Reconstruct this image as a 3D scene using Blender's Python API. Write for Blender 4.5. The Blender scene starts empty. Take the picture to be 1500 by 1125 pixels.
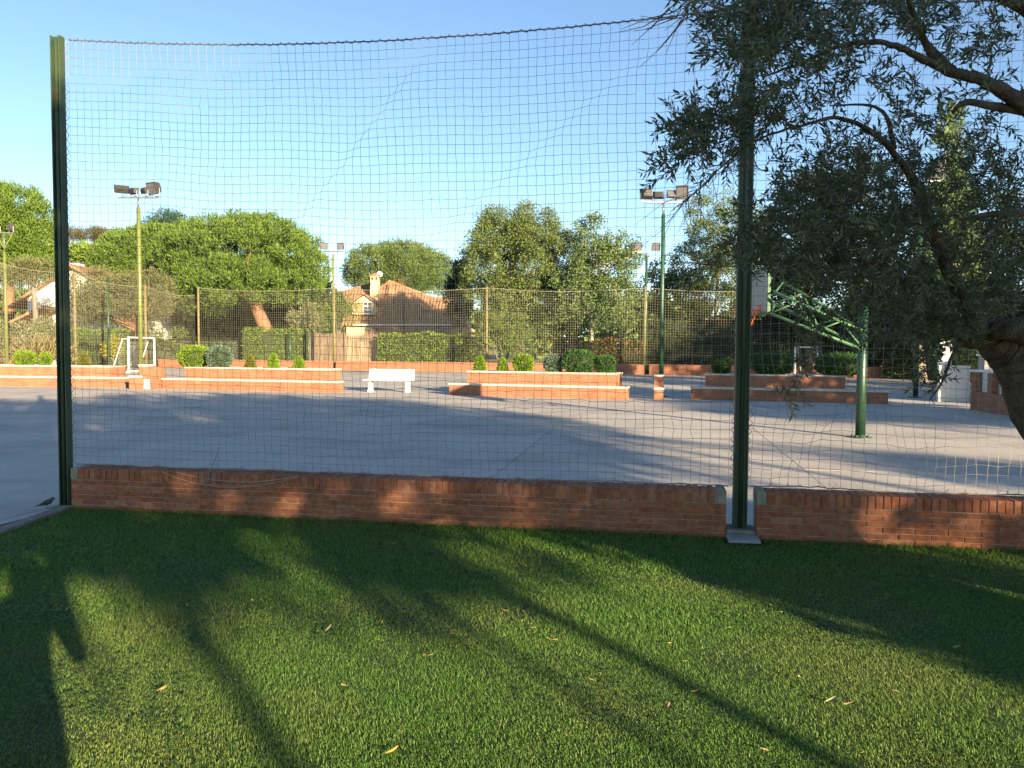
import bpy, math, random
import numpy as np
from mathutils import Vector, Matrix, Quaternion

R = random.Random(7)
rng = np.random.default_rng(11)
scene = bpy.context.scene
C = scene.collection

# ------------------------------------------------------------------ camera
CAM_H = 1.6
F = 1180.0
PITCH = 2.65
ROLL = 0.3
cam_d = bpy.data.cameras.new('camera')
cam_d.sensor_width = 36.0
cam_d.lens = F / 1500.0 * 36.0
cam_d.clip_start = 0.05
cam_d.clip_end = 3000.0
cam = bpy.data.objects.new('camera', cam_d)
C.objects.link(cam)
CAM_R = Matrix.Rotation(math.radians(90 - PITCH), 3, 'X') @ Matrix.Rotation(math.radians(ROLL), 3, 'Z')
cam.matrix_world = Matrix.Translation((0, 0, CAM_H)) @ CAM_R.to_4x4()
scene.camera = cam

# ------------------------------------------------------------------ sky + sun
SUN_EL = 12.8
SUN_AZ = math.radians(180 - 31)          # from +Y towards +X : behind the camera, to the right
w = bpy.data.worlds.new('World')
scene.world = w
w.use_nodes = True
nt = w.node_tree
nt.nodes.clear()
out = nt.nodes.new('ShaderNodeOutputWorld')
bg = nt.nodes.new('ShaderNodeBackground')
sky = nt.nodes.new('ShaderNodeTexSky')
sky.sky_type = 'NISHITA'
sky.sun_disc = False
sky.sun_elevation = math.radians(SUN_EL)
sky.sun_rotation = SUN_AZ
sky.altitude = 1500
sky.air_density = 1.0
sky.dust_density = 0.15
sky.ozone_density = 2.0
bg.inputs['Strength'].default_value = 0.067
nt.links.new(sky.outputs[0], bg.inputs[0])
nt.links.new(bg.outputs[0], out.inputs[0])

sun_d = bpy.data.lights.new('sun', 'SUN')
sun_d.energy = 4.7
sun_d.angle = math.radians(0.5)
sun_d.color = (1.0, 0.80, 0.53)
sun = bpy.data.objects.new('sun', sun_d)
C.objects.link(sun)
el = math.radians(SUN_EL)
sdir = Vector((math.sin(SUN_AZ) * math.cos(el), math.cos(SUN_AZ) * math.cos(el), math.sin(el)))
sun.rotation_euler = (-sdir).to_track_quat('-Z', 'Y').to_euler()
sun.location = sdir * 60

scene.view_settings.view_transform = 'Standard'
scene.view_settings.look = 'None'
scene.view_settings.exposure = 1.95
scene.view_settings.gamma = 1.0
scene.render.engine = 'CYCLES'
scene.cycles.max_bounces = 6
scene.cycles.diffuse_bounces = 3
scene.cycles.transmission_bounces = 4


# ------------------------------------------------------------------ helpers
def ray(px, py):
    return CAM_R @ Vector(((px - 750.0) / F, -(py - 562.5) / F, -1.0))


def gnd(px, py, z=0.0):
    d = ray(px, py)
    t = (z - CAM_H) / d.z
    return Vector((d.x * t, d.y * t, z))


def at(px, py, Y):
    d = ray(px, py)
    t = Y / d.y
    return Vector((d.x * t, Y, CAM_H + d.z * t))


def link(o, parent=None):
    C.objects.link(o)
    if parent is not None:
        o.parent = parent
    return o


def empty(name, loc=(0, 0, 0), rz=0.0):
    o = bpy.data.objects.new(name, None)
    o.empty_display_size = 0.2
    C.objects.link(o)
    o.location = loc
    o.rotation_euler = (0, 0, rz)
    return o


def tag(o, label=None, cat=None, group=None, kind=None):
    if label: o['label'] = label
    if cat: o['category'] = cat
    if group: o['group'] = group
    if kind: o['kind'] = kind
    return o


def thing(name, loc, rz, label, cat, group=None):
    return tag(empty(name, loc, rz), label, cat, group)


def copy_tree(o, parent=None):
    c = o.copy()
    C.objects.link(c)
    c.parent = parent
    for ch in [x for x in bpy.data.objects if x.parent == o]:
        copy_tree(ch, c)
    return c


class MB:
    def __init__(s):
        s.v = []
        s.f = []

    def add(s, vs, fs):
        b = len(s.v)
        s.v += [tuple(x) for x in vs]
        s.f += [tuple(i + b for i in f) for f in fs]
        return s

    def box(s, c, d, rot=None, taper=1.0):
        x, y, z = d[0] / 2, d[1] / 2, d[2] / 2
        k = taper
        vs = [(-x, -y, -z), (x, -y, -z), (x, y, -z), (-x, y, -z), (-x * k, -y * k, z), (x * k, -y * k, z), (x * k, y * k, z), (-x * k, y * k, z)]
        c = Vector(c)
        vs = [(rot @ Vector(p) if rot else Vector(p)) + c for p in vs]
        return s.add(vs, [(3, 2, 1, 0), (4, 5, 6, 7), (0, 1, 5, 4), (1, 2, 6, 5), (2, 3, 7, 6), (3, 0, 4, 7)])

    def tube(s, pts, rad, n=8, cap=True):
        pts = [Vector(p) for p in pts]
        if not hasattr(rad, '__len__'): rad = [rad] * len(pts)
        rings = []
        nrm = None
        for i, p in enumerate(pts):
            t = (pts[min(i + 1, len(pts) - 1)] - pts[max(i - 1, 0)]).normalized()
            if nrm is None:
                a = Vector((0, 0, 1)) if abs(t.z) < 0.9 else Vector((1, 0, 0))
                nrm = t.cross(a).normalized()
            else:
                nrm = (nrm - t * nrm.dot(t))
                nrm = nrm.normalized() if nrm.length > 1e-6 else t.orthogonal().normalized()
            b = t.cross(nrm)
            rings.append([p + (nrm * math.cos(2 * math.pi * k / n) + b * math.sin(2 * math.pi * k / n)) * rad[i] for k in range(n)])
        vs = [v for r in rings for v in r]
        fs = []
        for i in range(len(pts) - 1):
            for k in range(n):
                a, b2 = i * n + k, i * n + (k + 1) % n
                fs.append((a, b2, b2 + n, a + n))
        if cap:
            fs.append(tuple(range(n - 1, -1, -1)))
            fs.append(tuple((len(pts) - 1) * n + k for k in range(n)))
        return s.add(vs, fs)

    def lathe(s, prof, n=16, c=(0, 0, 0)):
        c = Vector(c)
        vs = []
        for r, z in prof:
            for k in range(n):
                a = 2 * math.pi * k / n
                vs.append(c + Vector((r * math.cos(a), r * math.sin(a), z)))
        fs = []
        for i in range(len(prof) - 1):
            for k in range(n):
                a, b = i * n + k, i * n + (k + 1) % n
                fs.append((a, b, b + n, a + n))
        fs.append(tuple(range(n - 1, -1, -1)))
        fs.append(tuple((len(prof) - 1) * n + k for k in range(n)))
        return s.add(vs, fs)

    def mesh(s, name, mat, smooth=False):
        me = bpy.data.meshes.new(name)
        me.from_pydata(s.v, [], s.f)
        me.materials.append(mat)
        if smooth:
            me.polygons.foreach_set('use_smooth', [True] * len(me.polygons))
        me.update()
        return me

    def build(s, name, mat, parent=None, smooth=False, bevel=0.0, loc=None):
        o = bpy.data.objects.new(name, s.mesh(name, mat, smooth))
        link(o, parent)
        if loc is not None: o.location = loc
        if bevel:
            m = o.modifiers.new('bevel', 'BEVEL')
            m.width = bevel
            m.segments = 2
            m.limit_method = 'ANGLE'
        if smooth:
            pass
        return o


def np_mesh(name, V, faces_n, mat, parent=None, smooth=False):
    """V (N,3), faces_n (M,k) index array"""
    me = bpy.data.meshes.new(name)
    k = faces_n.shape[1]
    me.vertices.add(len(V))
    me.vertices.foreach_set('co', np.ascontiguousarray(V, dtype=np.float32).ravel())
    me.loops.add(faces_n.size)
    me.loops.foreach_set('vertex_index', np.ascontiguousarray(faces_n, dtype=np.int32).ravel())
    me.polygons.add(len(faces_n))
    me.polygons.foreach_set('loop_start', np.arange(0, faces_n.size, k, dtype=np.int32))
    if smooth:
        me.polygons.foreach_set('use_smooth', np.ones(len(faces_n), dtype=bool))
    me.update(calc_edges=True)
    me.validate()
    me.materials.append(mat)
    o = bpy.data.objects.new(name, me)
    link(o, parent)
    return o


def unit(a):
    return a / np.maximum(np.linalg.norm(a, axis=1, keepdims=True), 1e-9)


def rdirs(n):
    return unit(rng.normal(size=(n, 3)))


def leaves(name, P, D, L, W, mat, parent=None, bend=0.12):
    n = len(P)
    D = unit(D)
    S = unit(np.cross(D, rdirs(n)))
    N = np.cross(S, D)
    L = np.broadcast_to(np.asarray(L, float), (n,))[:, None]
    W = np.broadcast_to(np.asarray(W, float), (n,))[:, None]
    V = np.stack([P, P + D * L * .45 + S * W * .5 + N * L * bend * .6, P + D * L + N * L * bend * -.4, P + D * L * .45 - S * W * .5 + N * L * bend * .6], 1).reshape(-1, 3)
    b = np.arange(n)[:, None] * 4
    Fc = np.concatenate([b + [0, 1, 2], b + [0, 2, 3]], 1).reshape(-1, 3)
    return np_mesh(name, V, Fc, mat, parent)


# ------------------------------------------------------------------ materials
def nodes_of(name):
    m = bpy.data.materials.new(name)
    m.use_nodes = True
    t = m.node_tree
    return m, t, t.nodes['Principled BSDF'], t.nodes['Material Output']


def ramp(t, cols):
    r = t.nodes.new('ShaderNodeValToRGB')
    e = r.color_ramp.elements
    while len(e) < len(cols): e.new(0.5)
    for i, (p, c) in enumerate(cols):
        e[i].position = p
        e[i].color = (c[0], c[1], c[2], 1)
    return r


def noise_mat(name, c1, c2, scale=6.0, rough=0.8, bump=0.2, bscale=40.0, metal=0.0, detail=5.0, coord='Object', extra=None, spec=0.3, stretch=None):
    m, t, b, o = nodes_of(name)
    tc = t.nodes.new('ShaderNodeTexCoord')
    src = tc.outputs[coord]
    if stretch:
        mp = t.nodes.new('ShaderNodeMapping')
        mp.inputs['Scale'].default_value = stretch
        t.links.new(src, mp.inputs[0])
        src = mp.outputs[0]
    n = t.nodes.new('ShaderNodeTexNoise')
    n.inputs['Scale'].default_value = scale
    n.inputs['Detail'].default_value = detail
    n.inputs['Roughness'].default_value = 0.62
    t.links.new(src, n.inputs['Vector'])
    cols = [(0.3, c1), (0.7, c2)]
    if extra: cols = [(0.25, c1), (0.5, c2), (0.78, extra)]
    r = ramp(t, cols)
    t.links.new(n.outputs['Fac'], r.inputs[0])
    t.links.new(r.outputs[0], b.inputs['Base Color'])
    b.inputs['Roughness'].default_value = rough
    b.inputs['Metallic'].default_value = metal
    b.inputs['Specular IOR Level'].default_value = spec
    if bump:
        n2 = t.nodes.new('ShaderNodeTexNoise')
        n2.inputs['Scale'].default_value = bscale
        n2.inputs['Detail'].default_value = 4
        t.links.new(src, n2.inputs['Vector'])
        bp = t.nodes.new('ShaderNodeBump')
        bp.inputs['Strength'].default_value = bump
        bp.inputs['Distance'].default_value = 0.02
        t.links.new(n2.outputs['Fac'], bp.inputs['Height'])
        t.links.new(bp.outputs[0], b.inputs['Normal'])
    return m


def leaf_mat(name, cols, trans=0.3, rough=0.55, patch=None, patch_scale=0.6, spec=0.25):
    """random colour per leaf, a little translucency"""
    m, t, b, o = nodes_of(name)
    g = t.nodes.new('ShaderNodeNewGeometry')
    k = len(cols)
    r = ramp(t, [(i / max(1, k - 1), c) for i, c in enumerate(cols)])
    t.links.new(g.outputs['Random Per Island'], r.inputs[0])
    col = r.outputs[0]
    if patch:
        tc = t.nodes.new('ShaderNodeTexCoord')
        n = t.nodes.new('ShaderNodeTexNoise')
        n.inputs['Scale'].default_value = patch_scale
        n.inputs['Detail'].default_value = 4
        t.links.new(tc.outputs['Object'], n.inputs['Vector'])
        rr = ramp(t, [(0.46, (0, 0, 0)), (0.66, (1, 1, 1))])
        t.links.new(n.outputs['Fac'], rr.inputs[0])
        mm = t.nodes.new('ShaderNodeMath')
        mm.operation = 'MULTIPLY'
        mm.inputs[1].default_value = patch[1]
        t.links.new(rr.outputs[0], mm.inputs[0])
        mx = t.nodes.new('ShaderNodeMixRGB')
        mx.inputs[2].default_value = (*patch[0], 1)
        t.links.new(mm.outputs[0], mx.inputs[0])
        t.links.new(col, mx.inputs[1])
        col = mx.outputs[0]
    t.links.new(col, b.inputs['Base Color'])
    b.inputs['Roughness'].default_value = rough
    b.inputs['Specular IOR Level'].default_value = spec
    if trans:
        tr = t.nodes.new('ShaderNodeBsdfTranslucent')
        t.links.new(col, tr.inputs['Color'])
        ms = t.nodes.new('ShaderNodeMixShader')
        ms.inputs[0].default_value = trans
        t.links.new(b.outputs[0], ms.inputs[1])
        t.links.new(tr.outputs[0], ms.inputs[2])
        t.links.new(ms.outputs[0], o.inputs['Surface'])
    return m


def random_mat(name, cols, rough=0.85, bump=0.3, bscale=60, spec=0.2, mottle=0.35, stain=None):
    """colour picked per object (bricks, slabs, tiles), mottled"""
    m, t, b, o = nodes_of(name)
    oi = t.nodes.new('ShaderNodeObjectInfo')
    k = len(cols)
    r = ramp(t, [(i / max(1, k - 1), c) for i, c in enumerate(cols)])
    t.links.new(oi.outputs['Random'], r.inputs[0])
    g = t.nodes.new('ShaderNodeNewGeometry')
    n = t.nodes.new('ShaderNodeTexNoise')
    n.inputs['Scale'].default_value = 22
    n.inputs['Detail'].default_value = 6
    t.links.new(g.outputs['Position'], n.inputs['Vector'])
    rr = ramp(t, [(0.3, (1 - mottle,) * 3), (0.7, (1 + mottle * .4,) * 3)])
    t.links.new(n.outputs['Fac'], rr.inputs[0])
    mx = t.nodes.new('ShaderNodeMixRGB')
    mx.blend_type = 'MULTIPLY'
    mx.inputs[0].default_value = 1
    t.links.new(r.outputs[0], mx.inputs[1])
    t.links.new(rr.outputs[0], mx.inputs[2])
    col = mx.outputs[0]
    if stain:
        n3 = t.nodes.new('ShaderNodeTexNoise')
        n3.inputs['Scale'].default_value = stain[1]
        n3.inputs['Detail'].default_value = 8
        n3.inputs['Roughness'].default_value = 0.7
        t.links.new(g.outputs['Position'], n3.inputs['Vector'])
        r3 = ramp(t, [(stain[2], (0, 0, 0)), (stain[3], (1, 1, 1))])
        t.links.new(n3.outputs['Fac'], r3.inputs[0])
        m3 = t.nodes.new('ShaderNodeMath')
        m3.operation = 'MULTIPLY'
        m3.inputs[1].default_value = stain[4]
        t.links.new(r3.outputs[0], m3.inputs[0])
        mx2 = t.nodes.new('ShaderNodeMixRGB')
        mx2.inputs[2].default_value = (*stain[0], 1)
        t.links.new(m3.outputs[0], mx2.inputs[0])
        t.links.new(col, mx2.inputs[1])
        col = mx2.outputs[0]
    t.links.new(col, b.inputs['Base Color'])
    b.inputs['Roughness'].default_value = rough
    b.inputs['Specular IOR Level'].default_value = spec
    n2 = t.nodes.new('ShaderNodeTexNoise')
    n2.inputs['Scale'].default_value = bscale
    n2.inputs['Detail'].default_value = 5
    t.links.new(g.outputs['Position'], n2.inputs['Vector'])
    bp = t.nodes.new('ShaderNodeBump')
    bp.inputs['Strength'].default_value = bump
    bp.inputs['Distance'].default_value = 0.01
    t.links.new(n2.outputs['Fac'], bp.inputs['Height'])
    t.links.new(bp.outputs[0], b.inputs['Normal'])
    return m


def brick_tex_mat(name, c1, c2, mortar, bw=0.25, bh=0.06, msize=0.008):
    m, t, b, o = nodes_of(name)
    tc = t.nodes.new('ShaderNodeTexCoord')
    sp = t.nodes.new('ShaderNodeSeparateXYZ')
    t.links.new(tc.outputs['Object'], sp.inputs[0])
    ad = t.nodes.new('ShaderNodeMath')
    t.links.new(sp.outputs[0], ad.inputs[0])
    t.links.new(sp.outputs[1], ad.inputs[1])
    cb = t.nodes.new('ShaderNodeCombineXYZ')
    t.links.new(ad.outputs[0], cb.inputs[0])
    t.links.new(sp.outputs[2], cb.inputs[1])
    br = t.nodes.new('ShaderNodeTexBrick')
    br.inputs['Color1'].default_value = (*c1, 1)
    br.inputs['Color2'].default_value = (*c2, 1)
    br.inputs['Mortar'].default_value = (*mortar, 1)
    br.inputs['Scale'].default_value = 1.0
    br.inputs['Mortar Size'].default_value = msize
    br.inputs['Brick Width'].default_value = bw
    br.inputs['Row Height'].default_value = bh
    t.links.new(cb.outputs[0], br.inputs['Vector'])
    n = t.nodes.new('ShaderNodeTexNoise')
    n.inputs['Scale'].default_value = 2.2
    n.inputs['Detail'].default_value = 8
    n.inputs['Roughness'].default_value = 0.7
    t.links.new(tc.outputs['Object'], n.inputs['Vector'])
    rr = ramp(t, [(0.3, (0.72,) * 3), (0.72, (1.15,) * 3)])
    t.links.new(n.outputs['Fac'], rr.inputs[0])
    mx = t.nodes.new('ShaderNodeMixRGB')
    mx.blend_type = 'MULTIPLY'
    mx.inputs[0].default_value = 1
    t.links.new(br.outputs['Color'], mx.inputs[1])
    t.links.new(rr.outputs[0], mx.inputs[2])
    t.links.new(mx.outputs[0], b.inputs['Base Color'])
    b.inputs['Roughness'].default_value = 0.88
    bp = t.nodes.new('ShaderNodeBump')
    bp.inputs['Strength'].default_value = 0.5
    bp.inputs['Distance'].default_value = 0.008
    bp.invert = True
    t.links.new(br.outputs['Fac'], bp.inputs['Height'])
    t.links.new(bp.outputs[0], b.inputs['Normal'])
    return m


M = {}
M['soil'] = noise_mat('soil', (0.035, 0.04, 0.015), (0.075, 0.06, 0.03), 3, 0.95, 0.5)
M['lawn_soil'] = noise_mat('lawn_soil', (0.025, 0.045, 0.010), (0.05, 0.07, 0.018), 3, 0.95, 0.5)
M['earth'] = noise_mat('dry_earth', (0.13, 0.10, 0.06), (0.22, 0.18, 0.11), 0.5, 0.95, 0.4, 8)
M['concrete_slab'] = random_mat('concrete_slab', [(0.48, 0.43, 0.375), (0.50, 0.45, 0.39), (0.515, 0.465, 0.405)], 0.8, 0.15, 45, 0.25, 0.16, stain=((0.24, 0.215, 0.185), 0.42, 0.44, 0.74, 0.85))
M['joint'] = noise_mat('joint_dark', (0.08, 0.075, 0.07), (0.12, 0.11, 0.10), 5)
M['concrete'] = noise_mat('rough_concrete', (0.15, 0.135, 0.11), (0.27, 0.245, 0.20), 14, 0.9, 0.5, 60)
M['end_stone'] = noise_mat('end_stone', (0.20, 0.17, 0.11), (0.36, 0.32, 0.23), 14, 0.9, 0.5, 60)
M['coping'] = noise_mat('pale_coping', (0.50, 0.43, 0.33), (0.62, 0.55, 0.44), 5, 0.85, 0.25)
M['white_stone'] = noise_mat('white_stone', (0.66, 0.64, 0.60), (0.78, 0.76, 0.72), 8, 0.7, 0.1)
M['tile_grey'] = noise_mat('pale_tile', (0.24, 0.24, 0.245), (0.31, 0.31, 0.31), 8, 0.5, 0.05)
M['brick'] = random_mat('clay_brick', [(0.29, 0.100, 0.046), (0.36, 0.125, 0.055), (0.39, 0.148, 0.070), (0.32, 0.108, 0.055), (0.43, 0.185, 0.10)], 0.85, 0.4, 90, 0.2, 0.42, stain=((0.13, 0.07, 0.045), 2.6, 0.5, 0.78, 0.35))
M['mortar'] = noise_mat('mortar', (0.27, 0.23, 0.17), (0.44, 0.39, 0.31), 20, 0.95, 0.4, 80)
M['far_brick'] = brick_tex_mat('far_brick', (0.28, 0.098, 0.046), (0.36, 0.136, 0.066), (0.34, 0.21, 0.13), msize=0.006)
M['fence_post'] = noise_mat('fence_post_paint', (0.16, 0.13, 0.055), (0.21, 0.17, 0.075), 5, 0.6, 0.05)
M['post_green'] = noise_mat('green_post_paint', (0.020, 0.048, 0.024), (0.036, 0.068, 0.032), 4.5, 0.45, 0.15, 50, spec=0.5, extra=(0.085, 0.06, 0.03))
M['pole_sunlit'] = noise_mat('sunlit_pole_paint', (0.12, 0.145, 0.032), (0.155, 0.175, 0.045), 5, 0.45, 0.04, spec=0.5)  # yellow-olive tone of sunlight put into the green mast paint
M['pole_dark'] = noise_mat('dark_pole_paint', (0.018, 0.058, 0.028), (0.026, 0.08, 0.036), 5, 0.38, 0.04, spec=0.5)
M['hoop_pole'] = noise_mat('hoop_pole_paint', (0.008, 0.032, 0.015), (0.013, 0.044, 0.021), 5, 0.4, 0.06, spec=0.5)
M['hoop_green'] = noise_mat('hoop_paint', (0.045, 0.12, 0.05), (0.07, 0.155, 0.065), 6, 0.45, 0.05)
M['rope'] = noise_mat('net_cord', (0.20, 0.19, 0.17), (0.32, 0.30, 0.27), 12, 0.9, 0)
M['rope_dark'] = noise_mat('cable_dark', (0.06, 0.06, 0.07), (0.14, 0.12, 0.12), 12, 0.8, 0)
M['rope_tan'] = noise_mat('loose_cord', (0.34, 0.26, 0.18), (0.48, 0.39, 0.28), 12, 0.9, 0)
M['fence_cord'] = noise_mat('fence_cord', (0.26, 0.25, 0.17), (0.36, 0.34, 0.24), 3, 0.9, 0)
M['white_paint'] = noise_mat('white_paint', (0.62, 0.62, 0.60), (0.72, 0.72, 0.70), 4, 0.5, 0.05)
M['white_wall'] = noise_mat('white_render', (0.66, 0.63, 0.57), (0.76, 0.73, 0.67), 1.5, 0.9, 0.25)
M['cream_wall'] = noise_mat('cream_render', (0.52, 0.40, 0.22), (0.62, 0.50, 0.30), 1.5, 0.9, 0.25)
M['roof_tile'] = noise_mat('roof_tile', (0.15, 0.08, 0.045), (0.29, 0.16, 0.09), 2.6, 0.9, 0.3, 20, extra=(0.36, 0.235, 0.15))
M['wood'] = noise_mat('shutter_wood', (0.34, 0.17, 0.07), (0.46, 0.25, 0.11), 3, 0.7, 0.1, stretch=(8, 8, 1))
M['glass'] = noise_mat('window_glass', (0.05, 0.05, 0.055), (0.08, 0.08, 0.08), 1, 0.08, 0, spec=0.7)
M['flood_metal'] = noise_mat('flood_metal', (0.045, 0.042, 0.042), (0.085, 0.078, 0.075), 9, 0.5, 0.1, metal=0.2)
M['flood_glass'] = noise_mat('flood_glass', (0.10, 0.10, 0.105), (0.16, 0.16, 0.16), 2, 0.12, 0, spec=0.8)
M['galv'] = noise_mat('galvanised', (0.15, 0.16, 0.15), (0.22, 0.23, 0.22), 9, 0.45, 0.05, metal=0.5)
M['board'] = noise_mat('backboard', (0.26, 0.27, 0.24), (0.36, 0.36, 0.33), 3, 0.6, 0.05)
M['orange'] = noise_mat('ring_orange', (0.75, 0.16, 0.05), (0.85, 0.22, 0.07), 3, 0.5, 0)
M['reed'] = noise_mat('brushwood', (0.22, 0.15, 0.10), (0.40, 0.30, 0.21), 3, 0.95, 0.6, 30, stretch=(9, 9, 0.6))
M['pine_bark'] = noise_mat('pine_bark', (0.16, 0.075, 0.045), (0.34, 0.17, 0.10), 3, 0.95, 0.8, 12, stretch=(2, 2, 0.8))
M['bark'] = noise_mat('grey_bark', (0.13, 0.11, 0.085), (0.26, 0.22, 0.17), 4, 0.95, 0.8, 14, stretch=(2, 2, 0.6))
M['pale_bark'] = noise_mat('pale_bark', (0.36, 0.30, 0.23), (0.52, 0.45, 0.36), 4, 0.9, 0.4, 14)
M['olive_bark'] = noise_mat('olive_bark', (0.030, 0.022, 0.016), (0.095, 0.072, 0.052), 9, 0.95, 1.0, 34, stretch=(2.2, 2.2, 0.9), extra=(0.15, 0.125, 0.095), detail=8)
M['twig'] = noise_mat('twig', (0.10, 0.085, 0.06), (0.17, 0.14, 0.10), 9, 0.9, 0.2)
M['olive_leaf'] = leaf_mat('olive_leaf', [(0.040, 0.062, 0.030), (0.070, 0.098, 0.042), (0.11, 0.13, 0.06), (0.060, 0.085, 0.040), (0.17, 0.18, 0.11)], 0.30, 0.38, spec=0.5)
M['olive_fruit'] = noise_mat('olive_fruit', (0.05, 0.075, 0.03), (0.09, 0.12, 0.045), 4, 0.35, 0, spec=0.5)
M['pine'] = leaf_mat('pine_needles', [(0.054, 0.107, 0.019), (0.102, 0.175, 0.026), (0.163, 0.232, 0.038), (0.072, 0.138, 0.021)], 0.15, 0.6)
M['pine_far'] = leaf_mat('pine_needles_far', [(0.070, 0.118, 0.031), (0.118, 0.172, 0.043), (0.156, 0.211, 0.056)], 0.12, 0.6)
M['pine_brown'] = leaf_mat('pine_needles_dry', [(0.085, 0.075, 0.03), (0.12, 0.10, 0.045), (0.10, 0.11, 0.035)], 0.12, 0.6)
M['cedar'] = leaf_mat('cedar_needles', [(0.029, 0.065, 0.029), (0.046, 0.091, 0.039)], 0.1, 0.6)
M['decid'] = leaf_mat('elm_leaves', [(0.082, 0.125, 0.031), (0.139, 0.187, 0.047), (0.195, 0.240, 0.068), (0.106, 0.160, 0.037)], 0.28)
M['poplar'] = leaf_mat('poplar_leaves', [(0.096, 0.153, 0.039), (0.149, 0.212, 0.066), (0.192, 0.252, 0.099), (0.107, 0.172, 0.044)], 0.32)
M['oleaster'] = leaf_mat('pale_tree_leaves', [(0.125, 0.144, 0.056), (0.181, 0.188, 0.075), (0.213, 0.213, 0.100)], 0.3)
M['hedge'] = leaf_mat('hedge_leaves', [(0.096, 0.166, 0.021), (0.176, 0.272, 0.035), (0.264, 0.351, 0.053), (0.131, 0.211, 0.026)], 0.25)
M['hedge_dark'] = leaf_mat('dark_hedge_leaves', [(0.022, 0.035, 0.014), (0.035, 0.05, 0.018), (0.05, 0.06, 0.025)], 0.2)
M['hedge_brown'] = leaf_mat('autumn_hedge_leaves', [(0.20, 0.085, 0.025), (0.28, 0.13, 0.04), (0.15, 0.10, 0.03), (0.09, 0.09, 0.025)], 0.25)
M['grey_shrub'] = leaf_mat('grey_shrub_leaves', [(0.144, 0.168, 0.084), (0.204, 0.216, 0.102), (0.288, 0.264, 0.132)], 0.25)
M['dry_grass'] = leaf_mat('dry_grass', [(0.30, 0.25, 0.12), (0.38, 0.32, 0.17), (0.22, 0.21, 0.08)], 0.3)
M['yellow_shrub'] = leaf_mat('yellow_shrub_leaves', [(0.30, 0.28, 0.03), (0.40, 0.35, 0.05)], 0.3)
M['box_bright'] = leaf_mat('bright_topiary', [(0.103, 0.179, 0.013), (0.166, 0.262, 0.021), (0.221, 0.310, 0.026)], 0.2)
M['box_blue'] = leaf_mat('blue_topiary', [(0.085, 0.14, 0.085), (0.115, 0.17, 0.105), (0.14, 0.19, 0.12)], 0.15)
M['box_dark'] = leaf_mat('dark_topiary', [(0.029, 0.078, 0.018), (0.052, 0.124, 0.026), (0.072, 0.156, 0.034)], 0.2)
M['box_olive'] = leaf_mat('olive_topiary', [(0.12, 0.125, 0.02), (0.17, 0.165, 0.03)], 0.2)
M['shade_leaf'] = leaf_mat('plane_tree_leaves', [(0.05, 0.085, 0.02), (0.08, 0.115, 0.03)], 0.2)
M['grass'] = leaf_mat('grass_blades', [(0.054, 0.146, 0.020), (0.092, 0.214, 0.028), (0.143, 0.276, 0.039), (0.076, 0.184, 0.023), (0.248, 0.306, 0.087)], 0.3, 0.5, patch=((0.28, 0.27, 0.08), 0.42), patch_scale=0.8)
M['clover'] = leaf_mat('clover', [(0.05, 0.11, 0.016), (0.09, 0.15, 0.03)], 0.25, 0.5)
M['yellow_leaf'] = random_mat('fallen_leaf', [(0.42, 0.28, 0.06), (0.44, 0.33, 0.14), (0.28, 0.16, 0.06), (0.42, 0.36, 0.20)], 0.7, 0.1)
M['skin'] = noise_mat('skin', (0.45, 0.27, 0.19), (0.5, 0.31, 0.22), 5, 0.5, 0)
M['shirt'] = noise_mat('shirt', (0.10, 0.14, 0.22), (0.13, 0.17, 0.26), 5, 0.9, 0.1)
M['hair'] = noise_mat('hair', (0.03, 0.02, 0.015), (0.05, 0.035, 0.025), 20, 0.6, 0.2)
M['trousers'] = noise_mat('trousers', (0.08, 0.08, 0.09), (0.11, 0.11, 0.12), 5, 0.9, 0.1)
M['phone'] = noise_mat('phone', (0.02, 0.02, 0.02), (0.03, 0.03, 0.03), 5, 0.3, 0)
M['bird_grey'] = noise_mat('bird_feathers', (0.03, 0.03, 0.03), (0.10, 0.10, 0.10), 25, 0.8, 0)

# ------------------------------------------------------------------ frame of the court
P0 = gnd(105, 746)
P1 = gnd(1063, 789)
U = (P1 - P0).normalized()
WROT = math.atan2(U.y, U.x)
Vv = Vector((-U.y, U.x, 0))
GAP0 = (P1 - P0).length
GAP1 = GAP0 + 0.245
QW = Quaternion((0, 0, 1), WROT)


def loc(u, v, z=0.0):
    return P0 + U * u + Vv * v + Vector((0, 0, z))


# ------------------------------------------------------------------ ground
def sheet(name, pts, z, mat, kind='structure'):
    m = MB()
    m.add([(p[0], p[1], z) for p in pts], [tuple(range(len(pts)))])
    return tag(m.build(name, mat), kind=kind)


sheet('ground', [(-600, -300), (600, -300), (600, 1500), (-600, 1500)], -0.12, M['earth'])
# slabs of the court over a dark bed
court = tag(empty('court', P0, WROT), kind='structure')
bed = MB()
bed.box((0, 33, -0.045), (84, 66, 0.03))
bed.build('slab_bed', M['joint'], court)
SL = 3.9
slabm = MB()
slabm.box((0, 0, -0.0225), (SL - 0.012, SL - 0.012, 0.045))
slab_me = slabm.mesh('slab', M['concrete_slab'])
for i in range(-10, 11):
    for j in range(-4, 16):
        u = 3.62 + SL * i + SL / 2
        v = 0.27 + SL * j + SL / 2
        if v < 0 and u > -0.2: continue
        s = bpy.data.objects.new('slab', slab_me)
        link(s, court)
        s.location = (u, v, R.uniform(-0.0015, 0.0015))
# slabs left of the lawn (u<0, v<0.27) are narrower
for j in range(-3, 1):
    for i in range(-3, 0):
        pass
lawn = MB()
lp = [loc(-0.1, 0.0), loc(14, 0.0), loc(14, -14), loc(-0.9, -14)]
lawn.add([(p.x, p.y, 0.0) for p in lp], [(0, 3, 2, 1)])
lawn_o = tag(lawn.build('lawn', M['lawn_soil']), kind='structure')
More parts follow.
